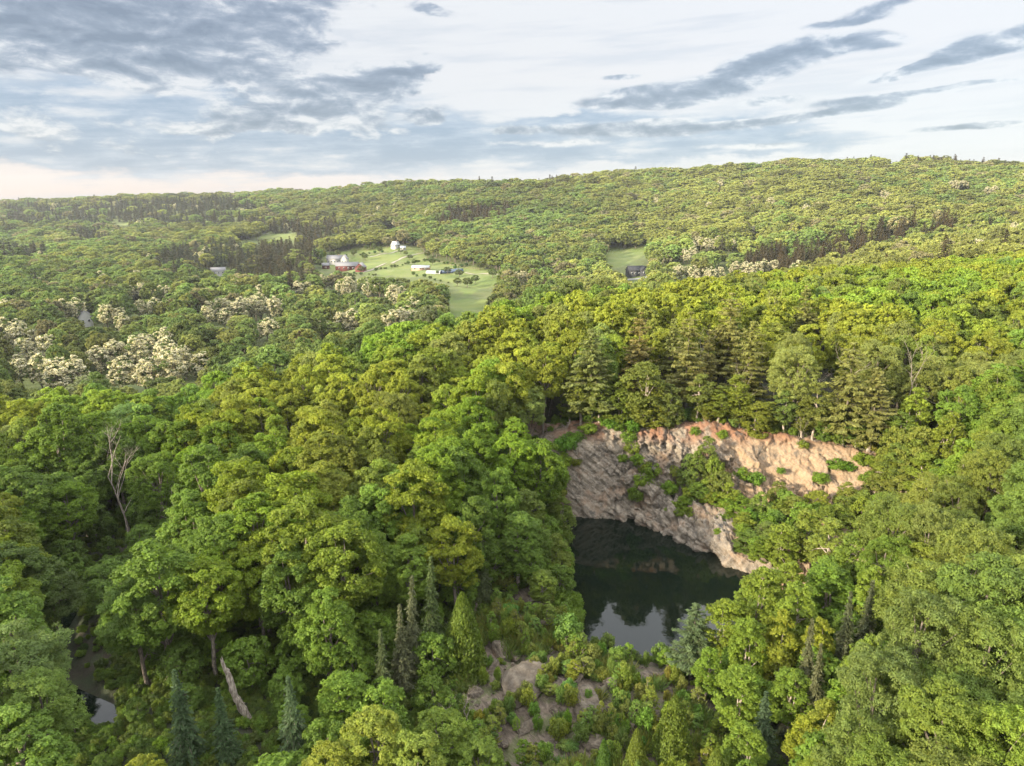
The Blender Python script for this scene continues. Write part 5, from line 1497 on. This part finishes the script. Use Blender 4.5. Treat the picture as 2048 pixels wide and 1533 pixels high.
gable('white_house', 12, 8, 5.0, 5.0, M['white'], M['roof_light'], 'white house with a steep gable among trees above the meadow', 'house', 791, 497, .9, W2([-3, 3], 3.6, 1.5, 2.2) + W2([-2, 2], 3.8, 1.3, 2.0, 'left'), chimney=True)
gable('shed', 8, 6, 4, 2.5, M['white'], M['roof_light'], 'low white outbuilding below the steep gabled white house', 'shed', 806, 501, .3, door=(0, 2, 2.4))
gable('farm_shed', 22, 9, 3.6, 2, M['tan'], M['roof_light'], 'long tan shed with a pale roof in the middle of the meadow', 'shed', 842, 540, -.1, W2([-7, 0, 7], 2.0, 2.2, 1.2))
gable('black_house', 18, 11, 6.5, 4.5, M['black'], M['slate'], 'black modern house with grey gabled roofs at the edge of the valley', 'house', 1270, 552, .25, W2([-6, -2], 3.4, 1.8, 1.8) + W2([3], 3.6, 2.4, 1.2) + W2([-2.5, 2.5], 3.6, 1.6, 2, 'right'), door=(6.5, 2.2, 2.6))
gable('black_house', 10, 8.5, 6, 4, M['black'], M['slate'], 'black gabled wing of the modern house nearer the trees', 'house', 1288, 551, 1.75, W2([-2, 2], 3.2, 1.4, 1.8, 'left'))
gable('white_house', 14, 9, 7, 4.5, M['white'], M['roof_grey'], 'white house half hidden among blossoming locusts left of the valley', 'house', 172, 652, -.95, W2([-3, 3], 4, 1.4, 1.8) + W2([-2, 2], 4.0, 1.3, 1.8, 'right'), zoff=1)
gable('white_house', 18, 10, 6, 4, M['white'], M['roof_grey'], 'white house behind the treetops near the dark firs', 'house', 437, 552, .5, W2([-5, 0, 5], 3.5, 1.4, 1.6), zoff=1)
gable('hilltop_house', 26, 14, 9, 6, M['white'], M['roof_light'], 'pale house showing over the trees on the hilltop', 'house', 1792, 326, .3, W2([-8, -3, 3, 8], 4.5, 1.6, 2), zoff=8)
# greenhouse tunnel, its hoops and film
x, y, z = under(868, 547)
b = Bag()
an = np.linspace(0, np.pi, 13)
pr = np.stack([np.zeros(13), np.cos(an) * 4, np.sin(an) * 3.4], 1)
vv = np.concatenate([pr + [a, 0, 0] for a in np.linspace(-9, 9, 10)])
ff = [[q * 13 + k, q * 13 + k + 1, (q + 1) * 13 + k + 1, (q + 1) * 13 + k] for q in range(9) for k in range(12)]
b.add(vv, ff)
o = link('greenhouse', b.mesh('greenhouse', M['film'], True), None, (x, y, z)); o.rotation_euler = (0, 0, -.25)
tag(o, 'white arched greenhouse tunnel beside the solar panels', 'greenhouse', 'farm and houses of the valley')
for q in range(4):
    hb = Bag(); hb.tube(pr * 1.01, np.full(13, .06), 5)
    h_ = link('hoop', hb.mesh('hoop', M['pane_bright']), o, (-9 + q * 6, 0, 0))
# solar panels
for k in range(4):
    x, y, z = under(888 + 10 * k, 547 - 1.2 * k)
    o = bpy.data.objects.new('solar_panel', None); COL.objects.link(o); o.location = (x, y, z); o.rotation_euler = (0, 0, .15)
    pn = link('panel', Bag().box((0, 0, 0), (11, 5.4, .12)).mesh('panel', M['solar']), o, (0, 0, 2.0)); pn.rotation_euler = (.55, 0, 0)
    for sx in (-4, 4):
        link('leg', Bag().box((sx, 0.6, .9), (.15, .15, 2.4)).mesh('leg', M['wood']), o)
    tag(o, unique('blue solar panel in the meadow row' if k else 'blue solar panel nearest the greenhouse tunnel', x, y, z + 2), 'solar panel', 'solar panels in the meadow')
# roads and tracks as draped strips
def strip(name, pix, width, mat, lift=0.35):
    P = np.array([under(a, b) for a, b in pix])
    tpar = np.linspace(0, len(P) - 1, 60)
    C = np.stack([np.interp(tpar, np.arange(len(P)), P[:, k]) for k in (0, 1)], 1)
    D = unit(np.gradient(C, axis=0)); Nn = np.stack([-D[:, 1], D[:, 0]], 1)
    rows = []
    for sgn in (-1, -.33, .33, 1):
        q = C + Nn * width / 2 * sgn
        rows.append(np.concatenate([q, (ground(q[:, 0], q[:, 1]) + lift)[:, None]], 1))
    Vv = np.stack(rows, 1).reshape(-1, 3)
    F_ = [[a * 4 + b_, a * 4 + b_ + 1, a * 4 + b_ + 5, a * 4 + b_ + 4] for a in range(59) for b_ in range(3)]
    tag(link(name, mesh_np(name, Vv, F_, mat)), None, None, kind='structure')
strip('track', [(726, 545), (760, 532), (800, 518), (835, 508), (858, 506)], 3.5, M['track'])
strip('track', [(740, 515), (780, 507), (795, 502)], 3.5, M['track'])
strip('road', [(478, 482), (500, 472), (530, 466)], 7, M['asphalt'])
strip('road', [(1250, 560), (1290, 556), (1330, 552)], 7, M['asphalt'])
strip('track', [(930, 546), (980, 548), (1010, 551)], 3, M['track'])
# field fences: posts and rails
def fence(pix, label):
    P = np.array([under(a, b) for a, b in pix])
    L_ = np.concatenate([[0], np.cumsum(np.hypot(*np.diff(P[:, :2], axis=0).T))])
    n_ = max(3, int(L_[-1] / 6))
    s_ = np.linspace(0, L_[-1], n_)
    Q = np.stack([np.interp(s_, L_, P[:, 0]), np.interp(s_, L_, P[:, 1])], 1)
    zq = ground(Q[:, 0], Q[:, 1])
    o = bpy.data.objects.new('field_fence', None); COL.objects.link(o); o.location = (Q[0, 0], Q[0, 1], zq[0])
    R0 = np.array([Q[0, 0], Q[0, 1], zq[0]])
    for k in range(n_):
        link('post', Bag().box((0, 0, .6), (.22, .22, 1.7)).mesh('post', M['wood']) if k == 0 else bpy.data.objects['post'].data, o, (Q[k, 0] - R0[0], Q[k, 1] - R0[1], zq[k] - R0[2]))
    for hh in (.6, 1.1):
        rb = Bag(); rb.tube(np.concatenate([Q, (zq + hh)[:, None]], 1) - R0, np.full(n_, .07), 4)
        link('rail', rb.mesh('rail', M['wood']), o)
    tag(o, label, 'fence', 'field fences of the farm')
fence([(660, 512), (720, 510), (770, 505)], 'post and rail fence across the meadow behind the farmhouse')
fence([(740, 540), (790, 528), (850, 518)], 'post and rail fence along the track beside the barn')
fence([(870, 524), (920, 533), (960, 540)], 'post and rail fence at the tree edge of the meadow')
# hedges and bushes between the farm fields, tops told from the photograph
for (xa, ya, xb, yb, n_) in [(748, 542, 800, 532, 7), (800, 532, 866, 519, 9), (655, 516, 770, 505, 10), (872, 548, 935, 531, 8), (850, 521, 925, 533, 9), (880, 500, 1000, 548, 8), (820, 549, 900, 567, 7), (700, 548, 760, 552, 6)]:
    for k in range(n_):
        tt_ = (k + random.uniform(.1, .9)) / n_
        x, y, z = under(xa + (xb - xa) * tt_, ya + (yb - ya) * tt_ + random.uniform(-1, 1))
        h = random.uniform(1.6, 4.5)
        o = link('hedge_bush', random.choice(SHRUBS), None, (x, y, z)); o.scale = (h * .55, h * .55, h / 2.2); o.rotation_euler = (0, 0, random.uniform(0, 6.28))
        o.color = (random.uniform(.05, .09), random.uniform(.10, .13), .03, 1)
        tag(o, unique('bushy hedge shrub between the farm fields', x, y, z + h / 2), 'shrub', 'hedge shrubs of the farm')
# single trees and bushes in the farm meadow
for fx, fy, h, R in [(665, 520, 12, 6), (676, 514, 11, 5), (730, 520, 10, 5), (748, 500, 11, 5), (802, 508, 9, 4), (812, 512, 8, 4), (828, 530, 8, 4), (865, 530, 9, 5), (895, 548, 9, 5), (935, 575, 11, 6), (950, 568, 10, 5), (915, 572, 9, 5), (722, 546, 9, 5), (640, 536, 12, 5), (985, 556, 11, 6), (708, 512, 11, 5), (760, 508, 12, 5), (820, 520, 8, 5), (735, 500, 8, 6), (690, 500, 12, 8), (775, 495, 10, 6), (838, 500, 9, 4), (918, 555, 10, 6), (855, 516, 10, 5), (880, 512, 14, 7), (905, 515, 15, 7), (945, 520, 16, 8), (980, 525, 15, 8), (960, 540, 9, 5)]:
    x, y, z = under(fx, fy)
    tree('maple', x, y, z, h, R, lod='mid', tone=(.075 + random.random() * .02, .12, .025), label=None)

# ------------------------------------------------------------------ the air
hz = Bag().box((0, 1700, 67), (7200, 3900, 236)).mesh('haze', [])
hm = bpy.data.materials.new('evening_haze')
hm.use_nodes = True
ht = NT(hm.node_tree); ht.n.clear()
ho = ht.new('ShaderNodeOutputMaterial')
pv = ht.new('ShaderNodeVolumePrincipled')
pv.inputs['Color'].default_value = (0.86, 0.92, 1.0, 1)
pv.inputs['Density'].default_value = 0.00004
pv.inputs['Anisotropy'].default_value = 0.2
ht.l.new(pv.outputs[0], ho.inputs['Volume'])
hz.materials.clear(); hz.materials.append(hm)
tag(link('haze', hz), None, None, kind='stuff')
